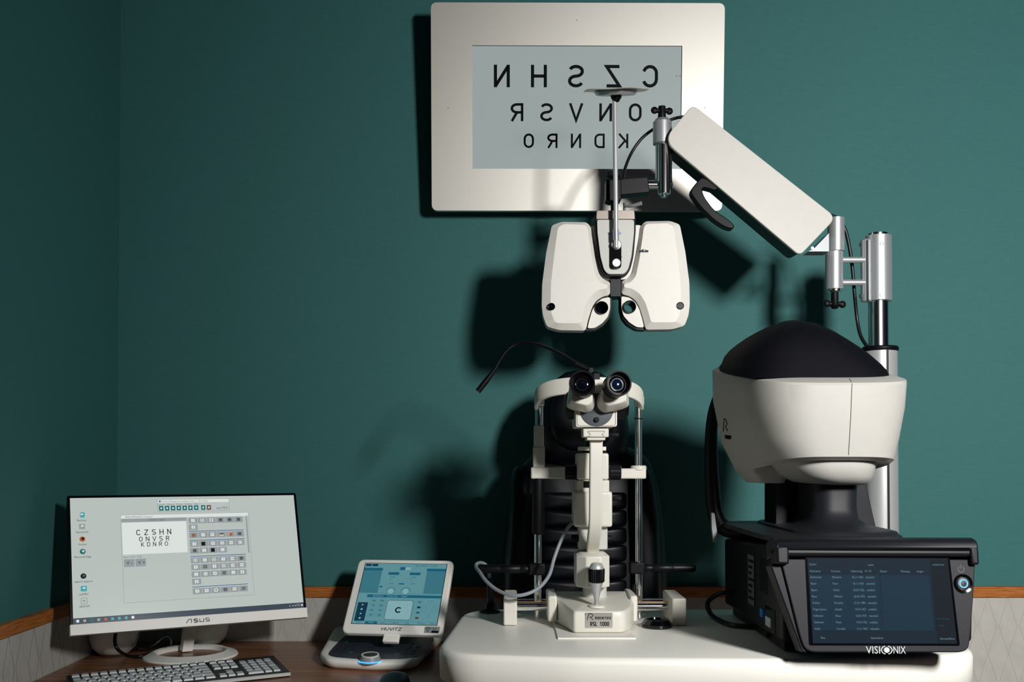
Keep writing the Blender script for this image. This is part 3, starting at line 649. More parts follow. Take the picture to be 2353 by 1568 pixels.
cvp = Plane((X(1370, 1.93), 1.9295, Z(995, 1.93)), (1, 0, 0), (0, 0, 1)); cv = Canvas(cvp)
cv.line([(-.013, -.0075), (-.0145, -.0065), (-.011, -.003), (-.0165, .002), (-.016, .003), (.016, .003), (.0165, .002), (.0115, -.003), (.015, -.0065)], .0005, INK, .0004); cv.done('dovetail_slot', sl)
O('dovetail_slide', pbox(1349, 1391, 1004, 1012, 1.935, 1.985), WHITE, sl, bevel=.001)
O('microscope_body', slab(B(), roundpoly([(1323, 938), (1418, 938), (1418, 981), (1323, 982)], 5, 3), 1.92, 2.03), WHITE, sl, bevel=.002)
cv = Canvas(Plane((X(1370.5, 1.92), 1.9195, Z(955, 1.92)), (1, 0, 0), (0, 0, 1)))
cv.line([(-.037, .012), (-.037, -.017), (-.034, -.020), (.034, -.020), (.037, -.017), (.037, .012)], .0006, INKG, .0003); cv.done('panel_line', sl)
O('magnification_disc', lathe(B(), (X(1371, 1.92), 1.922, Z(942, 1.92)), (0, -1, 0), [(.0322, 0), (.0322, .003), (.030, .0045)], 48), DISCG, sl)
O('disc_screw', lathe(B(), (X(1371, 1.915), 1.918, Z(965, 1.915)), (0, -1, 0), [(.0050, 0), (.0050, .004), (.004, .005)], 18), BLACK, sl); O('disc_screw_glint', box(B(), X(1371, 1.91)-.0025, X(1371, 1.91)+.003, 1.9095, 1.9125, Z(965.5, 1.91)-.0005, Z(965.5, 1.91)+.0005), CHROME, sl)  # the thin chrome bar is a modelled glint on the black screw
O('magnifier_drum', lathe(B(), (X(1299, 1.99), 1.99, Z(932, 1.99)), (1, 0, 0), [(.022, 0), (.028, .006), (.028, .118), (.022, .125)], 40), BLACK, sl)
# ocular housings
for sg, cxp, exp_ in ((-1, 1339, 1337.5), (1, 1409, 1421)):
    c1 = 1370+sg*2
    lo = [(c1-sg*0, 930), (c1, 915), (1340 if sg < 0 else 1402, 868), (1313 if sg < 0 else 1440, 868), (1303 if sg < 0 else 1447, 925), (1304 if sg < 0 else 1446, 934), (1318 if sg < 0 else 1430, 941), (1350 if sg < 0 else 1390, 949), (1364 if sg < 0 else 1378, 942)]
    lo = roundpoly(lo, 6, 3); P = [W(a, b, 1.90) for a, b in lo]; c = sum(P, Vector())/len(P)
    oc = O('ocular_housing', loft(B(), [[c+(p-c)*.94+Vector((0, .06, -.0)) for p in P], [c+(p-c)*1.0+Vector((0, .012, 0)) for p in P], [c+(p-c)*.97 for p in P], [c+(p-c)*.72+Vector((0, -.022, .006)) for p in P]]), WHITE, sl, bevel=.0025, seg=3, ang=50)
    e = W(exp_, 882, 1.845); ax = Vector((sg*.14, -1, .10)).normalized()
    O('eyepiece_tube', lathe(B(), e-ax*.040, ax, [(.021, 0), (.0225, .004), (.0225, .026), (.020, .028), (.020, .032)], 40), BLACK, oc)
    O('eyecup', lathe(B(), e-ax*.010, ax, [(.0215, 0), (.0235, .003), (.0242, .014), (.0235, .0152), (.0215, .0150), (.017, .006), (.0168, .001)], 48, cap=False), RUBBER, oc)
    O('lens_ring', lathe(B(), e-ax*.0095, ax, [(.0175, 0), (.0172, .0042), (.0140, .0048), (.0125, .003), (.0120, .0015)], 40, cap=False), BLACKG, oc)
    O('eyepiece_lens', lathe(B(), e-ax*.0105, ax, [(.0130, 0), (.0120, .0018), (.008, .0034), (.003, .0041), (.0004, .0042)], 36), GLASSB if sg < 0 else GLASSBL, oc)
O('prism_bridge', pbox(1355, 1386, 872, 912, 1.925, 1.99), WHITE, sl, bevel=.003)
# grey cable of the lamp
cab = O('lamp_cable', tube(B(), [W(1322, 1198, 2.06), W(1306, 1212, 2.06), W(1288, 1245, 2.06), W(1273, 1285, 2.05), W(1262, 1322, 2.03), W(1240, 1350, 2.01), W(1212, 1365, 2.0), W(1180, 1369, 2.0), W(1145, 1358, 2.02), W(1118, 1337, 2.05), W(1102, 1315, 2.09), W(1094, 1304, 2.13), W(1096, 1296, 2.15), W(1107, 1294, 2.18), W(1119, 1302, 2.19), W(1124, 1318, 2.2), W(1125, 1332, 2.2)], .0038, 12, sub=8), CABLEG, sl)
O('cable_plug', tube(B(), [W(1125, 1328, 2.2), W(1127, 1360, 2.21), W(1127, 1385, 2.215), (gp.x, gp.y, TZ+.006)], lambda t: .0075+.004*(t > .72), 14), BLACK, cab)
# ================================================================ CHIN REST FRAME
HY = 2.14
ch = E('chin_rest_frame', (X(1352, HY), HY, TZ), 'white and chrome chin rest frame behind the slit lamp, with a curved forehead band', 'chin rest')
lx, rx = X(1239, HY), X(1467, HY)
O('upright', cyl(B(), (lx, HY, Z(985, HY)), (lx, HY, Z(928, HY)), .0088), CHROME, ch)
O('upright', cyl(B(), (X(1236, HY), HY, TZ), (X(1236, HY), HY, Z(1225, HY)), .0080), CHROME, ch)
O('upright', cyl(B(), (rx, HY, TZ), (rx, HY, Z(925, HY)), .0078), CHROME, ch)
O('upright_ring', cyl(B(), (rx, HY, Z(964, HY)), (rx, HY, Z(961, HY)), .0090), BLACK, ch)
O('upright_sleeve', lathe(B(), (X(1237, HY), HY, Z(1228, HY)), (0, 0, 1), [(.0120, 0), (.0140, .006), (.0140, Z(1100, HY)-Z(1228, HY))], 28), RUBBER, ch)
O('upright_cover', pbox(1227, 1250, 977, 1030, HY-.012, HY+.012), WHITE, ch, bevel=.003)
O('upright_cover', pbox(1225, 1252, 1027, 1074, HY-.013, HY+.013), WHITE, ch, bevel=.002)
O('chin_arm', pbox(1220, 1300, 1074, 1101, HY-.014, HY+.014), WHITE, ch, bevel=.003)
O('chin_arm', pbox(1425, 1485, 1077, 1101, HY-.014, HY+.014), WHITE, ch, bevel=.003)
O('arm_boss', lathe(B(), (rx, HY, Z(1080, HY)), (0, 0, 1), [(.017, 0), (.017, .007), (.015, .009)], 30), WHITE, ch)
# band
bm = B(); rg = []
for k in range(41):
    t = -1+2*k/40; px = 1353.5+126*math.sin(t*PI/2*.98)/math.sin(PI/2*.98); c_ = math.cos(t*PI/2*.98)
    yy = HY-.03-.075*c_; top = 908-26*c_**.8-16*(1-abs(t)**3); hgt = .034
    tz = Z(top, yy); nx = math.sin(t*1.1); ny = -math.cos(t*1.1)
    p = Vector((X(px, yy), yy, tz))
    rg.append([p, p+Vector((-nx*.010, -ny*.010, 0)), p+Vector((-nx*.010, -ny*.010, -hgt)), p+Vector((0, 0, -hgt))])
O('forehead_band', loft(bm, rg), WHITE, ch, bevel=.002, ang=50)
for x_ in (lx, rx): O('band_socket', lathe(B(), (x_, HY-.012, Z(934, HY)), (0, 0, 1), [(.010, 0), (.011, .004), (.011, .02)], 24), WHITE, ch)
O('grip_clamp', pbox(1447, 1482, 1293, 1320, HY-.014, HY+.014), BLACK, ch, bevel=.003)
O('grip_clamp', pbox(1215, 1253, 1296, 1323, HY-.014, HY+.014), BLACK, ch, bevel=.003)
def grip(x0, x1, y_):
    a, b = W(x0, y_, HY), W(x1, y_, HY); L_ = (b-a).length
    O('hand_grip', lathe(B(), a, b-a, [(.0075, 0), (.0085, .002), (.0085, .018), (.0078, .019), (.0095, .021), (.0095, L_*.55), (.0088, L_*.55+.001), (.0098, L_*.56), (.0098, L_*.93), (.007, L_*.99), (.002, L_)], 28), BLACK, ch, ang=50)
grip(1480, 1599, 1306); grip(1217, 1098, 1308)
O('height_post', cyl(B(), (X(1457, 2.12), 2.12, TZ), (X(1457, 2.12), 2.12, Z(1344, 2.12)), .0042), BLACK, ch)
# gooseneck lamp clipped to the band
gn = [W(1345, 848, 2.05), W(1300, 820, 2.06), W(1262, 801, 2.07), W(1225, 790, 2.08), W(1192, 790, 2.09), W(1168, 803, 2.09), W(1150, 826, 2.09), W(1136, 851, 2.09), W(1118, 877, 2.09)]
fl = O('fixation_lamp', tube(B(), gn, .0033, 12), BLACK, ch, label='thin black bendable fixation lamp')
O('lamp_tip', tube(B(), [W(1140, 845, 2.09), W(1130, 859, 2.09), W(1117, 876, 2.09), W(1098, 900, 2.09)], lambda t: .0048 if t < .62 else .0062, 14, False), BLACK, fl)
O('lamp_sleeve', tube(B(), [W(1322, 836, 2.05), W(1362, 854, 2.045)], .0055, 14, False), BLACK, fl)
O('lamp_clamp', lathe(B(), W(1358, 852, 2.035), (0, -1, 0), [(.0065, -.008), (.0065, .006), (.005, .008)], 20), BLACK, fl)
O('clamp_block', pbox(1364, 1379, 858, 878, 2.02, 2.05), BLACK, fl, bevel=.001)
# ================================================================ BLACK DISH
dp = onz(1510, 1442, TZ)
ds = tag(O('lens_cap', lathe(B(), (dp.x, dp.y, TZ), (0, 0, 1), [(.030, 0), (.0315, .002), (.0315, .007), (.0245, .0165), (.0225, .0165), (.0215, .013), (.001, .0125)], 40), BLACKG, at=(dp.x, dp.y, TZ)), 'small round black cap lying on the white table beside the slit lamp', 'cap')
# ================================================================ PATIENT CHAIR
pc_ = E('patient_chair', (X(1345, 2.45), 2.40, 0), 'black leather examination chair with headrest behind the white table', 'chair')
O('backrest', pillow(B(), roundpoly([(1196, 1070), (1232, 1035), (1440, 1025), (1492, 1052), (1514, 1110), (1528, 1220), (1536, 1420), (1540, 1640), (1150, 1640), (1150, 1420), (1156, 1280), (1168, 1160)], 20, 3), 2.50, .075), LEATHER, pc_, ang=80)
O('side_bolster', pillow(B(), roundpoly([(1180, 1072), (1205, 1066), (1222, 1090), (1226, 1200), (1224, 1640), (1156, 1640), (1158, 1300), (1168, 1150)], 16, 3), 2.44, .06), LEATHER, pc_, ang=80)
O('side_bolster', pillow(B(), roundpoly([(1448, 1068), (1480, 1062), (1500, 1090), (1514, 1180), (1526, 1640), (1456, 1640), (1450, 1300), (1444, 1150)], 16, 3), 2.44, .06), LEATHER, pc_, ang=80)
for k in range(7):
    y0 = 1132+k*40
    O('back_cushion', pillow(B(), roundpoly([(1232, y0), (1440, y0), (1440, y0+38), (1232, y0+38)], 10, 3), 2.425, .022), LEATHER, pc_, ang=80)
hd = O('headrest', pillow(B(), [(x, y) for x, y in [(1340, 848), (1380, 856), (1412, 880), (1432, 915), (1442, 955), (1446, 1000), (1440, 1040), (1415, 1066), (1340, 1076), (1265, 1064), (1240, 1035), (1230, 1000), (1232, 955), (1246, 912), (1268, 878), (1300, 856)]], 2.45, .065), LEATHER, pc_, ang=80)
O('head_cushion', pillow(B(), ell(1338, 960, 76, 78, 28, 2.4), 2.395, .022), LEATHER, pc_, ang=80)
O('seat', bx(X(1170, 2.4), X(1530, 2.4), 2.02, 2.5, .42, .54), LEATHER, pc_, bevel=.03, seg=4)
O('pedestal', lathe(B(), (X(1345, 2.45), 2.28, 0), (0, 0, 1), [(.22, 0), (.22, .02), (.06, .05), (.05, .42)], 36), CHROME, pc_)
# ================================================================ EYE CHART DISPLAY
er, eu, en = basis(.006, -.085, .0)
ec = W(1327, 247, 2.60); EP = Plane(ec, er, eu)
kx = 2.60/F
che = E('eye_chart_display', (ec.x, DW, ec.z), 'large pale framed eye chart screen with mirrored letters on the green wall', 'eye chart')
fw, fh = 338*kx, 236*kx
sxl, sxr, syt, syb = (1084-1327)*kx, (1568-1327)*kx, (247-107)*kx, (247-387)*kx
fo = roundpoly([(-fw, -fh), (fw, -fh), (fw, fh), (-fw, fh)], .017, 8)
def framemesh():
    bm = B(); per = []; inn = []
    N_ = 60
    for k in range(4): pass
    # plate with a window: four corner-joined bands
    outer = fo; ncorner = 9
    ins = [(sxl, syb), (sxr, syb), (sxr, syt), (sxl, syt)]
    fr, bk = [bm.verts.new(EP.p(x, y, 0)) for x, y in outer], [bm.verts.new(EP.p(x, y, -.022)) for x, y in outer]
    fi, bi = [bm.verts.new(EP.p(x, y, 0)) for x, y in ins], [bm.verts.new(EP.p(x, y, -.022)) for x, y in ins]
    for q in range(4):
        seg = [fr[(q*9+j) % 36] for j in range(9)]
        bm.faces.new([fi[q]]+seg); nq = (q+1) % 4
        bm.faces.new([fi[q], fr[q*9+8], fr[(nq*9) % 36], fi[nq]])
        bm.faces.new([fi[q], fi[nq], bi[nq], bi[q]])
    n_ = len(outer)
    for i in range(n_): bm.faces.new((fr[i], fr[(i+1) % n_], bk[(i+1) % n_], bk[i]))
    return bm
O('picture_frame', framemesh(), PANELM, che)
O('rear_box', pslab(EP, [(-fw*.93, -fh*.9), (fw*.93, -fh*.9), (fw*.93, fh*.9), (-fw*.93, fh*.9)], -.052, -.0215), DCHARC, che)
O('wall_bracket', bx(ec.x-.12, ec.x+.12, ec.y+.03, DW, ec.z-.12, ec.z+.1), DCHARC, che)
CHS = mat('chart_screen', (30, 33, 33), .4, spec=.3); b_ = CHS.node_tree.nodes['Principled BSDF']; b_.inputs['Emission Color'].default_value = (*lin((160, 172, 170)), 1); b_.inputs['Emission Strength'].default_value = .82
O('display_screen', pbx(EP, sxl, sxr, syb, syt, -.02, -.003), CHS, che, smooth=False)
cv = Canvas(EP)
def ec_(px, py): return (px-1327)*kx, (247-py)*kx
for s, x0, x1, yb_, yt_ in (('CZSHN', 1494.5, 1152, 201, 150), ('ONVSR', 1461, 1187, 278, 237), ('KDNRO', 1433.5, 1214.5, 339, 306)):
    h_ = (yb_-yt_)*kx; a, b = ec_(x0, yb_); a2, _ = ec_(x1, yb_)
    for k, c_ in enumerate(s):
        cl = Canvas(EP); cl.glyphs(c_, a-k*(a-a2)/4, b, h_, INK, .01, .145, .72, mirror=True, h=-.0024); cl.done('chart_letter', che)
cv.rect(sxl, syt-.0010, sxr, syt, INK, -.0026); cv.rect(sxr-.0016, syb, sxr, syt, INK, -.0026)
a, b = ec_(1566, 177); cv.text('0.16', a, b, .008, INKG, -.0024, mirror=True)
cv.done('screen_note', che)
for a, b in ((1325, 50), (1028, 249), (1622, 247)):
    p = EP.p(*ec_(a, b), 0); O('frame_screw', lathe(B(), p-en*.0003, en, [(.0016, 0), (.0012, .0006)], 10), INKG, che)
# ================================================================ PHOROPTER
PY = 2.25
ph = E('phoropter', W(1415, 640, PY+.04), 'white winged phoropter head hanging from the jointed arm in front of the green wall', 'phoropter')
def mir(pts, sg): return [(x if sg > 0 else 2830-x, y+(0 if sg > 0 else 2)) for x, y in pts]
wing_o = [(1472, 520), (1482, 509), (1540, 508), (1562, 516), (1575, 580), (1584, 650), (1585, 700), (1582, 725), (1573, 749), (1545, 757), (1484, 758), (1479, 735), (1470, 706), (1461, 690), (1446, 680), (1428, 676), (1428, 646), (1441, 642), (1452, 630), (1461, 590), (1470, 540)]
wing_i = [(1479, 524), (1485, 515), (1535, 513), (1548, 521), (1556, 580), (1564, 650), (1565, 700), (1562, 722), (1554, 740), (1540, 741), (1496, 741), (1492, 724), (1483, 695), (1470, 675), (1452, 663), (1434, 661), (1434, 652), (1448, 650), (1461, 636), (1470, 592), (1477, 542)]
for sg in (1, -1):
    wo = [W(x, y, PY+.012) for x, y in roundpoly(mir(wing_o, sg), 7, 4)]; wi = [W(x, y, PY) for x, y in roundpoly(mir(wing_i, sg), 7, 4)]
    c = sum(wo, Vector())/len(wo)
    bk = [Vector((p.x, PY+.055, p.z)) for p in wo]; bk2 = [Vector((c.x+(p.x-c.x)*.93, PY+.075, c.z+(p.z-c.z)*.93)) for p in wo]
    wg = O('lens_wing', loft(B(), [wi, wo, bk, bk2]), WHITE2, ph, bevel=.0016, seg=2, ang=18)
    eo = [(1425, 676), (1447, 679), (1463, 690), (1473, 708), (1481, 735), (1485, 759), (1462, 757), (1442, 745), (1430, 730), (1425, 710)]
    ei = [(1428, 681), (1446, 684), (1460, 695), (1469, 711), (1476, 735), (1480, 753), (1463, 752), (1446, 741), (1433, 726), (1428, 707)]
    hc = W(*mir([(1447, 705)], sg)[0], PY+.006); rh = 14.5*PY/F
    def holed(pts, Y0, Y1, rr, wob=0):
        P = [W(a, b, Y0) for a, b in roundpoly(mir(pts, sg), 5, 3)]; n_ = len(P); bm = B()
        def circ(Y): 
            o_ = []
            for p in P:
                d = Vector((p.x-hc.x, 0, p.z-hc.z)).normalized(); o_.append(Vector((hc.x+d.x*rr, Y, hc.z+d.z*rr)))
            return o_
        return loft(bm, [P, circ(Y0), circ(Y1), [Vector((p.x, Y1, p.z)) for p in P], P], cap=False)
    bmx = holed(eo, PY+.022, PY+.06, rh*1.02); O('eyepiece_bezel', bmx, BLACK, wg)
    O('eyepiece_insert', holed(ei, PY+.014, PY+.024, rh*1.03), WHITE2, wg, bevel=.0008)
    bm = lathe(B(), hc, (0, 1, 0), [(rh*1.05, .004), (rh*1.02, .0), (rh*.9, .001), (rh*.85, .03), (rh*.85, .058)], 40, cap=False); O('sight_tube', bm, BLACKG, wg)
    if sg < 0: O('sight_lens', lathe(B(), hc+Vector((0, .03, 0)), (0, 1, 0), [(rh*.85, 0), (rh*.85, .002)], 32), GLASSB, wg)
    lp = W(*mir([(1563, 703)], sg)[0], PY-.0005)
    O('side_port', lathe(B(), lp, (0, -1, 0), [(.0085, -.012), (.0085, .001), (.0072, .0016), (.0068, .0)], 28), BLACKG, wg)
O('slide_rail', slab(B(), roundpoly([(1356, 519), (1474, 517), (1470, 600), (1462, 640), (1430, 643), (1400, 643), (1372, 640), (1363, 602)], 6, 2), PY+.016, PY+.07), WHITE2, ph, bevel=.001)
shield = roundpoly([(1367, 492), (1372, 486), (1456, 486), (1461, 492), (1461, 530), (1456, 590), (1448, 622), (1436, 636), (1395, 636), (1383, 622), (1375, 590), (1368, 530)], [6, 4, 4, 6, 8, 12, 10, 10, 10, 10, 12, 8], 3)
O('centre_housing', slab(B(), shield, PY-.008, PY+.075), BLACK, ph, bevel=.002)
s2 = roundpoly([(1372, 508), (1374, 505), (1454, 505), (1457, 508), (1457, 535), (1451, 590), (1443, 620), (1434, 630), (1397, 630), (1388, 620), (1380, 590), (1373, 535)], 6, 3)
O('centre_plate', slab(B(), s2, PY-.014, PY-.006), LGREY, ph, bevel=.0012)
O('top_bracket', slab(B(), roundpoly([(1371, 487), (1373, 484), (1455, 483), (1458, 486), (1459, 504), (1370, 504)], 2, 2), PY-.010, PY+.06), BRACK, ph, bevel=.001)
O('nose_bridge', pbox(1403, 1428, 634, 682, PY+.012, PY+.06), DCHARC, ph, bevel=.001)
O('width_wheel', pbox(1472, 1491, 575, 580, PY-.0006, PY+.0145), BLACK, ph)
O('width_wheel_edge', lathe(B(), W(1478, 577.5, PY+.0105), (0, 0, 1), [(.0112, -.0018), (.0116, 0), (.0112, .0018)], 40), CHROME, ph)
cv = Canvas(Plane(W(1415, 538, PY-.0145), (1, 0, 0), (0, 0, 1))); cv.glyphs('HUVITZ', -.0150, -.001, .0046, INKB, .0058, .2, 1.05, h=.0006)
cv.poly([(-.016, -.053), (.016, -.053), (.012, -.0482), (-.012, -.0482)], GREYP, .0006); cv.done('maker_lettering', ph)
O('rod_holder', slab(B(), roundpoly([(1404, 555), (1428, 555), (1428, 617), (1404, 617)], 9, 5), PY-.024, PY-.013), BLACKG, ph, bevel=.001)
for y_, r_ in ((563, .0115), (605, .0098)): O('holder_screw', lathe(B(), W(1416, y_, PY-.023), (0, -1, 0), [(r_, 0), (r_, .004), (r_*.85, .005)], 32), SATIN, ph, ang=15)
rd = O('reading_rod', cyl(B(), W(1416, 570, PY-.034), W(1412.5, 226, PY-.034), .0052, 20), RODM, ph)
O('rod_socket', cyl(B(), W(1415.6, 552, PY-.034), W(1415.2, 528, PY-.034), .0068, 20), SATIN, rd)
dk = W(1416, 208, PY-.04); dn = Vector((.0, -.42, 1)).normalized(); dn = Vector((-.02, -math.sin(math.radians(17)), math.cos(math.radians(17))))
bm = B(); a_, b2_, d_ = frame(dn); rg = []
for r0, h in ((.073, -.0006), (.075, .0), (.073, .0012)):
    rg.append([dk+(a_*math.cos(t)+b2_*math.sin(t))*(r0*(1+.03*math.cos(6*t)))+d_*(h+.0011*math.sin(5*t)) for t in [k*2*PI/72 for k in range(72)]])
cd_ = O('reading_card_disc', loft(bm, rg), WHITE, rd)
bm = lathe(B(), dk-d_*.0008, -d_, [(.049, 0), (.049, .004), (.044, .0095), (.0005, .0098)], 12); O('card_bracket', bm, SATIN, rd)
O('rod_ball', lathe(B(), dk-d_*.009, -d_, [(.013, 0), (.0125, .006), (.008, .013), (.006, .016)], 24), BLACKG, rd)
# ================================================================ PHOROPTER ARM + COLUMN
AY = 2.24; QX = 2024
bx_ = X(QX, 2.34)
arm = E('phoropter_stand', (bx_, 2.34, 0), 'white jointed arm on a silver floor column, holding up the phoropter', 'stand')
O('column', lathe(B(), (X(2024, 2.34), 2.34, .03), (0, 0, 1), [(.0385, 0), (.0385, Z(806, 2.34)-.03)], 48), ALU2, arm)
O('column_channel', bx(X(2039, 2.30), X(2043, 2.30), 2.298, 2.312, .05, Z(808, 2.34)), DCHARC, arm)
O('column_base', lathe(B(), (X(2024, 2.34), 2.34, 0), (0, 0, 1), [(.09, 0), (.09, .02), (.05, .03)], 40), WHITE, arm)
O('column_ring', lathe(B(), (X(2024, 2.34), 2.34, Z(808, 2.34)), (0, 0, 1), [(.040, 0), (.0415, .003), (.0415, .008), (.039, .011)], 44), RUBBER, arm)
O('inner_pole', cyl(B(), (X(2021, 2.34), 2.34, Z(806, 2.34)), (X(2021, 2.34), 2.34, Z(538, 2.34)), .0232, 40), CHROME, arm)
O('pole_cap', cyl(B(), (X(2021, 2.34), 2.34, Z(543, 2.34)), (X(2021, 2.34), 2.34, Z(537, 2.34)), .0222, 40), BLACK, arm)
O('clamp_cylinder', cyl(B(), (X(2022, 2.34), 2.34, Z(693, 2.34)), (X(2022, 2.34), 2.34, Z(543, 2.34)), .0300, 48), SATIN, arm, bevel=.001)
O('clamp_cheek', lathe(B(), W(1991, 694, 2.335), (0, 0, 1), [(.0105, 0), (.0125, .0015), (.0125, Z(550, 2.335)-Z(694, 2.335)-.004), (.009, Z(550, 2.335)-Z(694, 2.335))], 32), SATIN, arm)
O('cheek_plate', pbox(1998, 2003, 549, 690, 2.312, 2.34), FLATAL, arm, bevel=.0015)
for y_ in (562, 681): O('cheek_bolt', lathe(B(), W(1980, y_, 2.34), (-1, 0, 0), [(.007, 0), (.006, .004), (.002, .006)], 18), CHROME, arm)
for y_ in (560, 678): O('set_screw', lathe(B(), W(2026, y_, 2.311), (0, -1, 0), [(.0045, 0), (.0045, .0012), (.003, .0012), (.003, 0)], 14), CHROME, arm)
for y_ in (597.5, 649.5): O('link_rod', cyl(B(), W(1930, y_, 2.33), W(1986, y_, 2.33), .0072, 24), SATIN, arm)
LYq = 2.33
O('elbow_cylinder', cyl(B(), W(1917, 666, LYq), W(1917, 579, LYq), .0203, 40), SATIN, arm, bevel=.001)
O('elbow_collar', lathe(B(), W(1918, 672, LYq), (0, 0, 1), [(.013, 0), (.0165, .003), (.0165, .007)], 32), CHROME, arm)
def wing_knob(px, py, Y, s, up):
    bm = B(); c = W(px, py, Y)
    lathe(bm, c, (0, 0, 1), [(.0085*s, 0), (.0100*s, .004*s*up), (.0085*s, .02*s*up), (.0085*s, .032*s*up)] if up > 0 else [(.0085*s, 0), (.0085*s, -.022*s), (.011*s, -.03*s), (.006*s, -.037*s)], 24)
    for sg in (-1, 1):
        zc = c.z+up*(.022*s if up > 0 else .026*s)
        sphere(bm, (c.x+sg*.0175*s, c.y, zc+(.001 if sg < 0 else -.001)), .0085*s, .005*s, .0085*s, 16, 8)
        cyl(bm, (c.x, c.y, zc), (c.x+sg*.014*s, c.y, zc), .0055*s, 12)
    return O('wing_knob', bm, RUBBER, arm)
wing_knob(1918, 673, LYq, 1.02, -1)
# elbow bracket
O('elbow_upper_cylinder', cyl(B(), W(1921, 578, LYq), W(1921, 502, LYq), .0195, 40), SATIN, arm)
O('elbow_plate', slab(B(), [(1858, 578), (1905, 578), (1905, 536), (1872, 570)], 2.285, 2.33), FLATAL, arm)
O('plate_bolt', lathe(B(), W(1866, 571, 2.283), (0, -1, 0), [(.004, 0), (.0035, .003)], 14), CHROME, arm)
O('cable_guide', pbox(1936, 1941, 502, 572, LYq-.005, LYq+.01), BLACK, arm)
# the sloping arm: white cover, black channel below/behind it
apx = roundpoly([(1592, 240), (1922, 500), (1838, 588), (1524, 322)], [16, 22, 14, 34], 6)
def aslab(pts, d0, d1):
    P = [W(x, y, 2.235+(x-1524)/398*.03+d0) for x, y in pts]; dv = Vector((.07, -1, 0)).normalized()*(d0-d1)
    return loft(B(), [P, [p+dv for p in P]])
O('arm_cover', aslab(apx, 0, .010), ARMW, arm, bevel=.0015)
apx2 = roundpoly([(1594, 243), (1919, 500), (1837, 585), (1527, 322)], [16, 22, 14, 34], 6)
O('arm_channel', aslab(apx2, .010, .078), BLACK, arm, bevel=.002)
# handle
hp = [(1613, 404), (1652, 428), (1646, 440), (1624, 432), (1612, 432), (1618, 452), (1640, 482), (1668, 500), (1688, 516), (1686, 527), (1668, 524), (1640, 506), (1608, 474), (1584, 440)]
O('handle', slab(B(), roundpoly(hp, 12, 5), AY+.012, AY+.040), RUBBER, arm, bevel=.003)
# upper joint at the free end
UY = 2.275
O('joint_cylinder', lathe(B(), W(1522, 332, UY), (0, 0, 1), [(.0198, 0), (.0215, .001), (.0215, .051), (.018, .054), (.016, .058)], 40), SATIN, arm)
wing_knob(1521, 276, UY, .98, 1)
O('joint_tube', cyl(B(), W(1525, 412, UY), W(1525, 332, UY), .0192, 40), STEEL, arm)
O('drop_tube', cyl(B(), W(1526, 446, UY-.012), W(1526, 334, UY-.012), .0138, 36), CHROME, arm)
O('tube_screw', lathe(B(), W(1525, 455, UY-.012), (0, 0, 1), [(.004, 0), (.0075, .002), (.0075, .005), (.004, .007), (.003, .012)], 20), CHROME, arm)
O('pivot_bolt', cyl(B(), W(1488, 425, UY), W(1514, 425, UY), .0098, 28), CHROME, arm)
O('pivot_cap', lathe(B(), W(1537, 425, UY), (1, 0, 0), [(.014, 0), (.012, .006), (.004, .009)], 24), DCHARC, arm)
O('joint_block', slab(B(), [(1420, 411), (1489, 406), (1493, 442), (1424, 449)], UY-.02, UY+.015), BLACK, arm, bevel=.002)
O('clamp_block', slab(B(), [(1393, 412), (1428, 412), (1428, 458), (1420, 462), (1402, 462), (1393, 458)], UY-.022, UY+.02), BLACK, arm, bevel=.002)
O('clamp_dial', lathe(B(), W(1410, 408, UY), (0, 0, 1), [(.014, 0), (.0165, .002), (.0165, .012), (.012, .014)], 28), CHARC, arm)
O('hanger_post', cyl(B(), W(1412, 492, UY), W(1412, 410, UY), .0088, 24), BLACK, arm)
lv = O('lock_lever', tube(B(), [W(1436, 474, UY-.02), W(1452, 473, UY-.03), W(1474, 467, UY-.04)], lambda t: .0028+.0018*t, 12), SATIN, arm)
O('lever_post', cyl(B(), W(1435, 486, UY-.015), W(1435, 466, UY-.015), .0032, 16), CHROME, lv)
O('arm_cable', tube(B(), [W(1431, 412, UY+.01), W(1437, 385, UY+.02), W(1452, 350, UY+.03), W(1475, 318, UY+.03), W(1503, 296, UY+.035), W(1530, 280, UY+.035), W(1560, 270, UY+.04), W(1590, 268, UY+.04)], .0036, 12), CABLEB, arm)
O('arm_cable', tube(B(), [W(1880, 486, 2.36), W(1900, 492, 2.365), W(1925, 503, 2.36), W(1942, 528, 2.36), W(1952, 570, 2.36), W(1959, 620, 2.36), W(1963, 670, 2.36), W(1969, 730, 2.37), W(1977, 770, 2.36), W(1992, 797, 2.345)], .0042, 12), CABLEB, arm)
# ================================================================ AUTOREFRACTOR (white head on black body, screen unit)
vx = E('vision_analyser', (.62, 1.95, TZ), 'large eye analyser with white rounded head, black padded dome and tilted black touchscreen', 'eye analyser')
VY = 1.92
def vr(x0, x1, ypx, yf, yb, p=2.6, tilt=0, skew=0, n_=72, near=False):
    """closed ring: pixel extent x0..x1 at its mid depth, from depth yf to yb"""
    ym = (yf+yb)/2; xa_, xb_ = X(x0, yf+.07 if near else yb-.06), X(x1, yf+.07); cx = (xa_+xb_)/2; rx_ = (xb_-xa_)/2; ry_ = (yb-yf)/2; z = Z(ypx, yf)+tilt*(ym-yf); o = []; tp = skew
    for k in range(n_):
        t = 2*PI*k/n_; c, s = math.cos(t), math.sin(t)
        x_ = cx+rx_*math.copysign(abs(c)**(2/p), c); y_ = ym+ry_*math.copysign(abs(s)**(2/p), s)
        o.append(Vector((x_+(tp*(1-(y_-yf)/(yb-yf))*max(0, (cx-x_)/rx_)), y_, z+tilt*(y_-ym))))
    return o
TL = .16
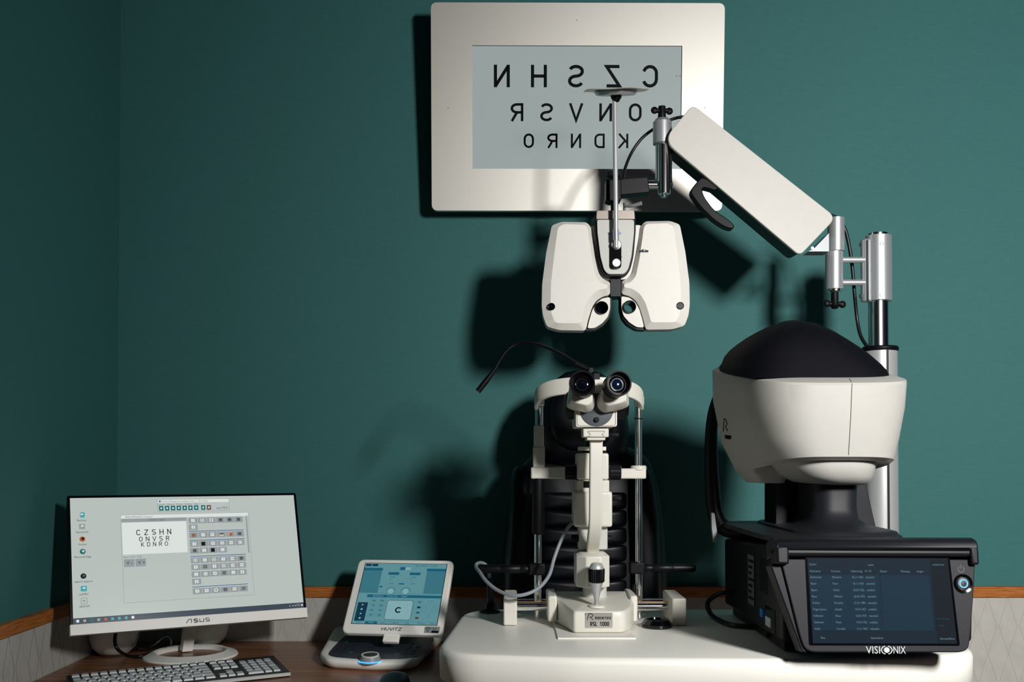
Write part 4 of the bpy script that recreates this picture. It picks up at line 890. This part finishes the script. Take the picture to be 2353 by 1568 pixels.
hb = loft(B(), [vr(1624, 2060, 868, 1.80, 2.12, 3.2, TL, .055), vr(1612, 2098, 880, 1.765, 2.15, 3.4, TL, .055), vr(1612, 2100, 886, 1.762, 2.15, 3.4, TL, .055), vr(1614, 2094, 940, 1.765, 2.14, 3.4, .1, .055), vr(1634, 2078, 1005, 1.77, 2.12, 3.3, -.02, .055), vr(1668, 2062, 1050, 1.775, 2.10, 3.3, -.10, .055), vr(1680, 2050, 1058, 1.79, 2.09, 3.2, -.11, .055), vr(1740, 2010, 1060, 1.86, 2.04, 2.4, -.08)])
chb = loft(B(), [vr(1790, 2016, 1050, 1.80, 2.05, 2.8, near=True), vr(1798, 2014, 1072, 1.80, 2.05, 2.8, near=True), vr(1815, 2006, 1095, 1.805, 2.05, 2.8, near=True), vr(1845, 1992, 1112, 1.825, 2.03, 2.6, near=True), vr(1870, 1975, 1115, 1.85, 2.0, 2.4, near=True)])
from mathutils.bvhtree import BVHTree
hb.normal_update(); TR = [BVHTree.FromBMesh(hb), BVHTree.FromBMesh(chb)]
O('head_shell', hb, HEADW, vx, bevel=0, ang=28)
O('lower_head', loft(B(), [vr(1698, 1800, 1070, 1.95, 2.09, 6), vr(1704, 1797, 1090, 1.95, 2.09, 6), vr(1724, 1786, 1111, 1.96, 2.08, 5)]), HEADW, vx, bevel=.002)
O('head_chin', chb, HEADW, vx, ang=40)
def on_head(px, py):
    d = W(px, py, 1)-Vector((0, 0, CAMZ)); d.normalize(); best = None
    for t_ in TR:
        h_ = t_.ray_cast(Vector((0, 0, CAMZ)), d)
        if h_[0] is not None and (best is None or h_[3] < best[1]): best = (h_[0], h_[3])
    return best[0]-d*.0007 if best else None
def decal(bm, pts, t):
    P = [Vector(p) for p in pts]
    for a, b in zip(P, P[1:]):
        n_ = max(1, int((b-a).length/4)); q = Vector((-(b-a).y, (b-a).x)).normalized()*t/2
        for k in range(n_):
            c_, d_ = a+(b-a)*k/n_, a+(b-a)*(k+1)/n_; v = [on_head(*(c_+q)), on_head(*(c_-q)), on_head(*(d_-q)), on_head(*(d_+q))]
            if all(x is not None for x in v): bm.faces.new([bm.verts.new(x) for x in v])
    return bm
SEAM = mat('seam_shadow_gap', (70, 70, 68), .7)
SEAMB = decal(B(), [(1950, 866), (1958, 882), (1955, 960), (1950, 1046)], 1.3)
LOGOB = decal(B(), [(1662, 992), (1664, 962), (1668, 966), (1671, 975), (1667, 980), (1672, 991)], 1.8)
decal(LOGOB, [(1665, 1004), (1680, 1006)], 9)
def shell_front(py, x):  # approximate depth of the shell front at that height
    return 1.7655 if py < 1050 else 1.80
O('shell_seam', SEAMB, SEAM, vx, smooth=False); O('side_emblem', LOGOB, INK, vx, smooth=False)
# padded dome
dm = B(); rg = []
prof = [(872, 1642, 2056), (853, 1643, 2048), (838, 1648, 2036), (814, 1655, 2010), (793, 1668, 1982), (775, 1687, 1953), (760, 1708, 1926), (749, 1730, 1900), (741, 1754, 1873), (737.5, 1780, 1846), (736, 1798, 1826)]
for i, (yp, xa, xb) in enumerate(prof):
    t = i/(len(prof)-1); yf = 1.80+.11*t**2; yb = 2.12-.13*t**2; rg.append(vr(xa, xb, yp, yf, yb, 2.3+.9*(1-t), TL*(1-t)**2))
O('padded_dome', loft(dm, rg), FABRIC, vx, ang=80)
cv = Canvas(Plane(W(1668, 978, 1.905), Vector((.35, -1, 0)), (0, 0, 1)))
# neck & pedestal
O('neck', loft(B(), [vr(1838, 1956, 1105, 1.86, 2.02, 3.2), vr(1838, 1955, 1170, 1.86, 2.02, 3.2), vr(1832, 1962, 1195, 1.85, 2.03, 3), vr(1808, 1992, 1213, 1.82, 2.06, 3), vr(1770, 2040, 1222, 1.77, 2.12, 3.2), vr(1735, 2062, 1227, 1.74, 2.16, 4), vr(1730, 2066, 1234, 1.735, 2.17, 4)]), CHARC, vx, ang=60)
O('chin_support', slab(B(), roundpoly([(1783, 1080), (1838, 1095), (1840, 1205), (1826, 1222), (1800, 1230), (1765, 1232), (1783, 1205)], 6, 3), 1.99, 2.08), BLACK, vx, bevel=.002)
O('support_fin', slab(B(), roundpoly([(1962, 1110), (1990, 1110), (2004, 1175), (2016, 1226), (1972, 1222), (1958, 1195)], 8, 3), 1.98, 2.07), DCHARC, vx, bevel=.003)
# head frame on the patient side
O('face_frame', tube(B(), [W(1690, 860, 2.13), W(1662, 890, 2.135), W(1644, 930, 2.14), W(1636, 975, 2.145), W(1634, 1040, 2.15), W(1637, 1120, 2.15), W(1644, 1180, 2.15), W(1662, 1212, 2.15), W(1700, 1222, 2.14), W(1750, 1222, 2.12), W(1800, 1216, 2.08)], lambda t: .0085+.009*min(1, t*1.6), 16), BLACK, vx)
O('hinge_plate', slab(B(), roundpoly([(1635, 1178), (1642, 1180), (1648, 1225), (1646, 1250), (1640, 1246), (1636, 1215)], 3, 2), 2.118, 2.13), GREYP, vx)
# body
bxl = .468
O('body', loft(B(), [[(bxl, 1.735, TZ+.02), (.80, 1.735, TZ+.02), (.80, 2.2, TZ+.055), (bxl, 2.2, TZ+.02)], [(bxl, 1.725, TZ+.19), (.80, 1.725, TZ+.19), (.80, 2.2, TZ+.165), (bxl, 2.2, TZ+.165)]]), DCHARC, vx, bevel=.008, seg=3)
O('body_skirt', bx(bxl+.012, .77, 1.76, 2.17, TZ+.002, TZ+.022), BLACK, vx)
O('top_deck', loft(B(), [vr(1655, 2070, 1247, 1.72, 2.19, 6), vr(1660, 2066, 1236, 1.725, 2.185, 6), vr(1680, 2060, 1233, 1.735, 2.17, 6)]), CHARC, vx, ang=40)
pl = Plane((bxl-.0005, 1.88, TZ+.10), (0, -1, 0), (0, 0, 1)); cv = Canvas(pl)
for k in range(9): cv.rect(.0+k*.006, -.01, .0035+k*.006, .055, RUBBER, .0004)
cv.rect(.035, -.072, .105, -.03, BLACKG, .0004)
cv.done('vent_slots', vx)
cv = Canvas(Plane((bxl-.001, 1.955, TZ+.10), (0, -1, 0), (0, 0, 1))); cv.rect(-.02, -.045, .030, .052, INKG, .0004)
for k in range(7): cv.rect(-.014, .038-k*.012, .028-.008*(k % 3), .043-k*.012, INK, .0007)
cv.done('rating_label', vx, label='grey rating label with dark print')
O('socket', bx(bxl-.003, bxl+.003, 1.80, 1.835, TZ+.035, TZ+.052), INKL, vx)
O('socket', bx(bxl-.003, bxl+.003, 1.855, 1.875, TZ+.045, TZ+.06), INKB, vx)
# screen unit
vr_, vu_, vn_ = basis(-.0007, .1331, -.0027); VP = Plane((.6129, 1.66, CAMZ-.2357), vr_, vu_)
kv = .236/326.5; VC = (2023.5, 1381.5)
def v2(px, py): return ((px-VC[0])*kv, (VC[1]-py)*kv*.98)
bz = roundpoly([v2(*p) for p in ((1795, 1285), (2246, 1285), (2240, 1340), (2222, 1470), (2214, 1500), (1846, 1501), (1834, 1470))], [.004, .004, .02, .02, .02, .02, .02], 6)
su = O('screen_unit', pslab(VP, bz, -.05, .003, s=.97), CHARC, vx, bevel=.003, seg=3)
ew = [v2(*p) for p in ((1774, 1300), (1797, 1290), (1838, 1470), (1850, 1502), (1838, 1500))]
O('unit_edge', pslab(VP, ew, -.04, -.002), DCHARC, su, bevel=.002)
top = [(-.055, -.012), (-.055, .018), (-.030, .025), (-.004, .025), (.009, .020), (.0135, .012), (.0140, .004), (.006, .000), (.0, -.004)]
x0, _ = v2(1783, 0); x1, _ = v2(2248, 0); _, yt = v2(0, 1266)
O('hinge_cover', loft(B(), [[VP.p(x_, yt+b-.002, a) for a, b in top] for x_ in (x0, x0+.003, x1-.006, x1)]), DCHARC, su, bevel=.004, seg=3, ang=50)
xa, ya = v2(1812, 1290); xb, yb2 = v2(2228, 1262)
_, sl0 = v2(0, 1263); _, sl1 = v2(0, 1258); O('hinge_slot', pbx(VP, xa, xb, sl0, sl1, .0100, .0146), BLACKG, su)
for e0, e1 in ((1783, 1812), (2229, 2248)):
    q0, w0_ = v2(e0, 1298); q1, w1_ = v2(e1, 1256); O('hinge_end_cap', pbx(VP, q0, q1, w0_, w1_, -.03, .0145), DCHARC, su, bevel=.004, seg=3)
O('hinge_barrel', cyl(B(), VP.p(xa, v2(0, 1270)[1], .0045), VP.p(xb, v2(0, 1270)[1], .0045), .0068, 24), DCHARC, su)
VB = em('analyser_navy', (12, 38, 56), .7); VB2 = em('analyser_blue', (17, 52, 74), .7); VT = em('analyser_text', (120, 160, 176), .7); VK = em('analyser_dark', (8, 28, 42), .6); VD = em('analyser_line', (40, 84, 104), .7)
cv = Canvas(VP)
def vq(p0, q0, p1, q1, m, h): a, b = v2(p0, q1); c, d = v2(p1, q0); cv.rect(a, b, c, d, m, h)
g0 = roundpoly([v2(*p) for p in ((1853, 1485), (2197, 1485), (2186, 1279), (1852, 1279))], .003, 2); cv.poly(g0, BLACKG, .0034)
g1 = [v2(*p) for p in ((1862, 1480), (2190, 1480), (2181, 1283), (1857, 1283))]; cv.poly(g1, VB, .0038)
cv.poly([v2(*p) for p in ((1864, 1450), (2020, 1450), (2018, 1322), (1860, 1322))], VB2, .0040)
cv.poly([v2(*p) for p in ((2026, 1450), (2140, 1450), (2136, 1322), (2024, 1322))], VB2, .0040)
cv.poly([v2(*p) for p in ((2146, 1478), (2188, 1478), (2180, 1285), (2141, 1285))], VK, .0040)
cv.line([v2(2019, 1318), v2(2024, 1450)], .0006, VD, .0042)
def vt(t, px, py, s=.0060, m=VT): a, b = v2(px, py); cv.text(t, a, b-.002, s*.92, m, .0044, sx=.8)
for t, x_ in (('Nachname', 1861), ('Vorname', 1910), ('Geburtstag', 1956), ('M / W', 1988), ('Datum', 2023), ('Messung', 2071), ('Augen', 2108)): vt(t, x_, 1313, .0058)
rws = [('Bartkowitz', 'Marianne', '02.11.1965', 'männlich'), ('Bauer', 'Peter', '18.11.1954', 'männlich'), ('Bauer', 'Ulrike', '30.09.1962', 'weiblich'), ('Benn', 'Wilfried', '20.04.1970', 'männlich'), ('Doktor', 'Dominik', '01.01.1984', 'männlich'), ('Finger-Jensen', 'Isabella', '19.03.1957', 'weiblich'), ('Folkmann', 'Klaus', '10.03.1973', 'männlich'), ('Gollmann', 'Franz', '19.07.1955', 'weiblich'), ('Goltz', 'Cornelia', '11.11.1967', 'männlich')]
for k, rw in enumerate(rws):
    for t, x_ in zip(rw, (1862, 1912, 1958, 1989)): vt(t, x_+k*.6, 1327+k*14.9, .0057)
vt('Suchen', 1861, 1297, .0055); vt('Laden', 1996, 1298, .0055); vt('Einstellungen', 2148, 1422, .0052, VD); vt('System', 2150, 1438, .0052, VD); vt('Herunterfahren', 2152, 1468, .0052, VT); vt('Neu', 1880, 1467, .0058); vt('Importieren', 1994, 1467, .0058); vt('RODENSTOCK', 2145, 1297, .0040)
cv.done('touchscreen', su, label='dark blue lit touchscreen with a table of patients')
cv = Canvas(VP); a, b = v2(1976, 1503)
a1_, _ = v2(1983, 0); cv.text('VISI', a1_-.0006, b, .0172, INKL, .0036, fit=32*kv); a2, _ = v2(2045, 1493); cv.text('NIX', a2-.001, b, .0172, INKL, .0036, fit=29*kv)
ex, ey = v2(2029.5, 1495)
cv.disc(ex, ey, .0046, INKL, .0038, 20)
for sg in (-1, 1): cv.line([(ex+sg*.0025, ey+.0066), (ex+sg*.0068, ey+.0045), (ex+sg*.0092, ey), (ex+sg*.0068, ey-.0045), (ex+sg*.0025, ey-.0066)], .0014, INKL, .0036)
cv.done('maker_lettering', su)
bc = VP.p(*v2(2213.5, 1341.5), .003)
O('button_bezel', lathe(B(), bc, vn_, [(.0165, -.002), (.0155, .002), (.0118, .0012), (.0112, -.003)], 36, cap=False), BLACKG, su)
pb = O('power_button', lathe(B(), bc-vn_*.002, vn_, [(.0112, 0), (.0112, .003), (.0100, .0042), (.0005, .0046)], 36), CHROME, su)
cv = Canvas(Plane(bc+vn_*.0027, vr_, vu_)); cv.ring(0, 0, .0072, .0018, em('button_glow', (110, 190, 245), 1.6), .0002, 30); cv.done('glow_ring', pb)
cv = Canvas(VP); a, b = v2(2211, 1308); cv.ring(a, b, .0055, .0009, INKG, .0034, 20, 2.2, 2*PI+.95); cv.line([(a, b+.001), (a, b+.007)], .0009, INKG, .0034); cv.done('power_symbol', su)
# marking on the head's side
def onside(px, py): return W(px, py, 1.93)
cvS = Canvas(Plane(W(1668, 978, 1.93)+Vector((-.013, -.006, 0)), Vector((.32, -1, 0)), (-.12, .0, 1)))
cvS.line([(-.020, -.020), (-.010, .016), (.004, .016), (.010, .006), (.004, -.002), (-.004, -.003), (.012, -.020)], .003, INK, .0)
cvS.rect(-.022, -.040, .022, -.028, INK, 0)
O('power_cable', tube(B(), [(bxl+.01, 2.12, TZ+.055), (bxl-.02, 2.12, TZ+.056), W(1632, 1378, 2.14), W(1626, 1395, 2.14), onz(1640, 1418, TZ+.006), onz(1675, 1435, TZ+.006), onz(1718, 1440, TZ+.006), onz(1760, 1442, TZ+.006), (bxl+.01, 1.86, TZ+.012)], .0052, 12), CABLEB, vx)
cvS.bm.free()
for o in bpy.data.objects:
    if '_w' in o.keys(): del o['_w']
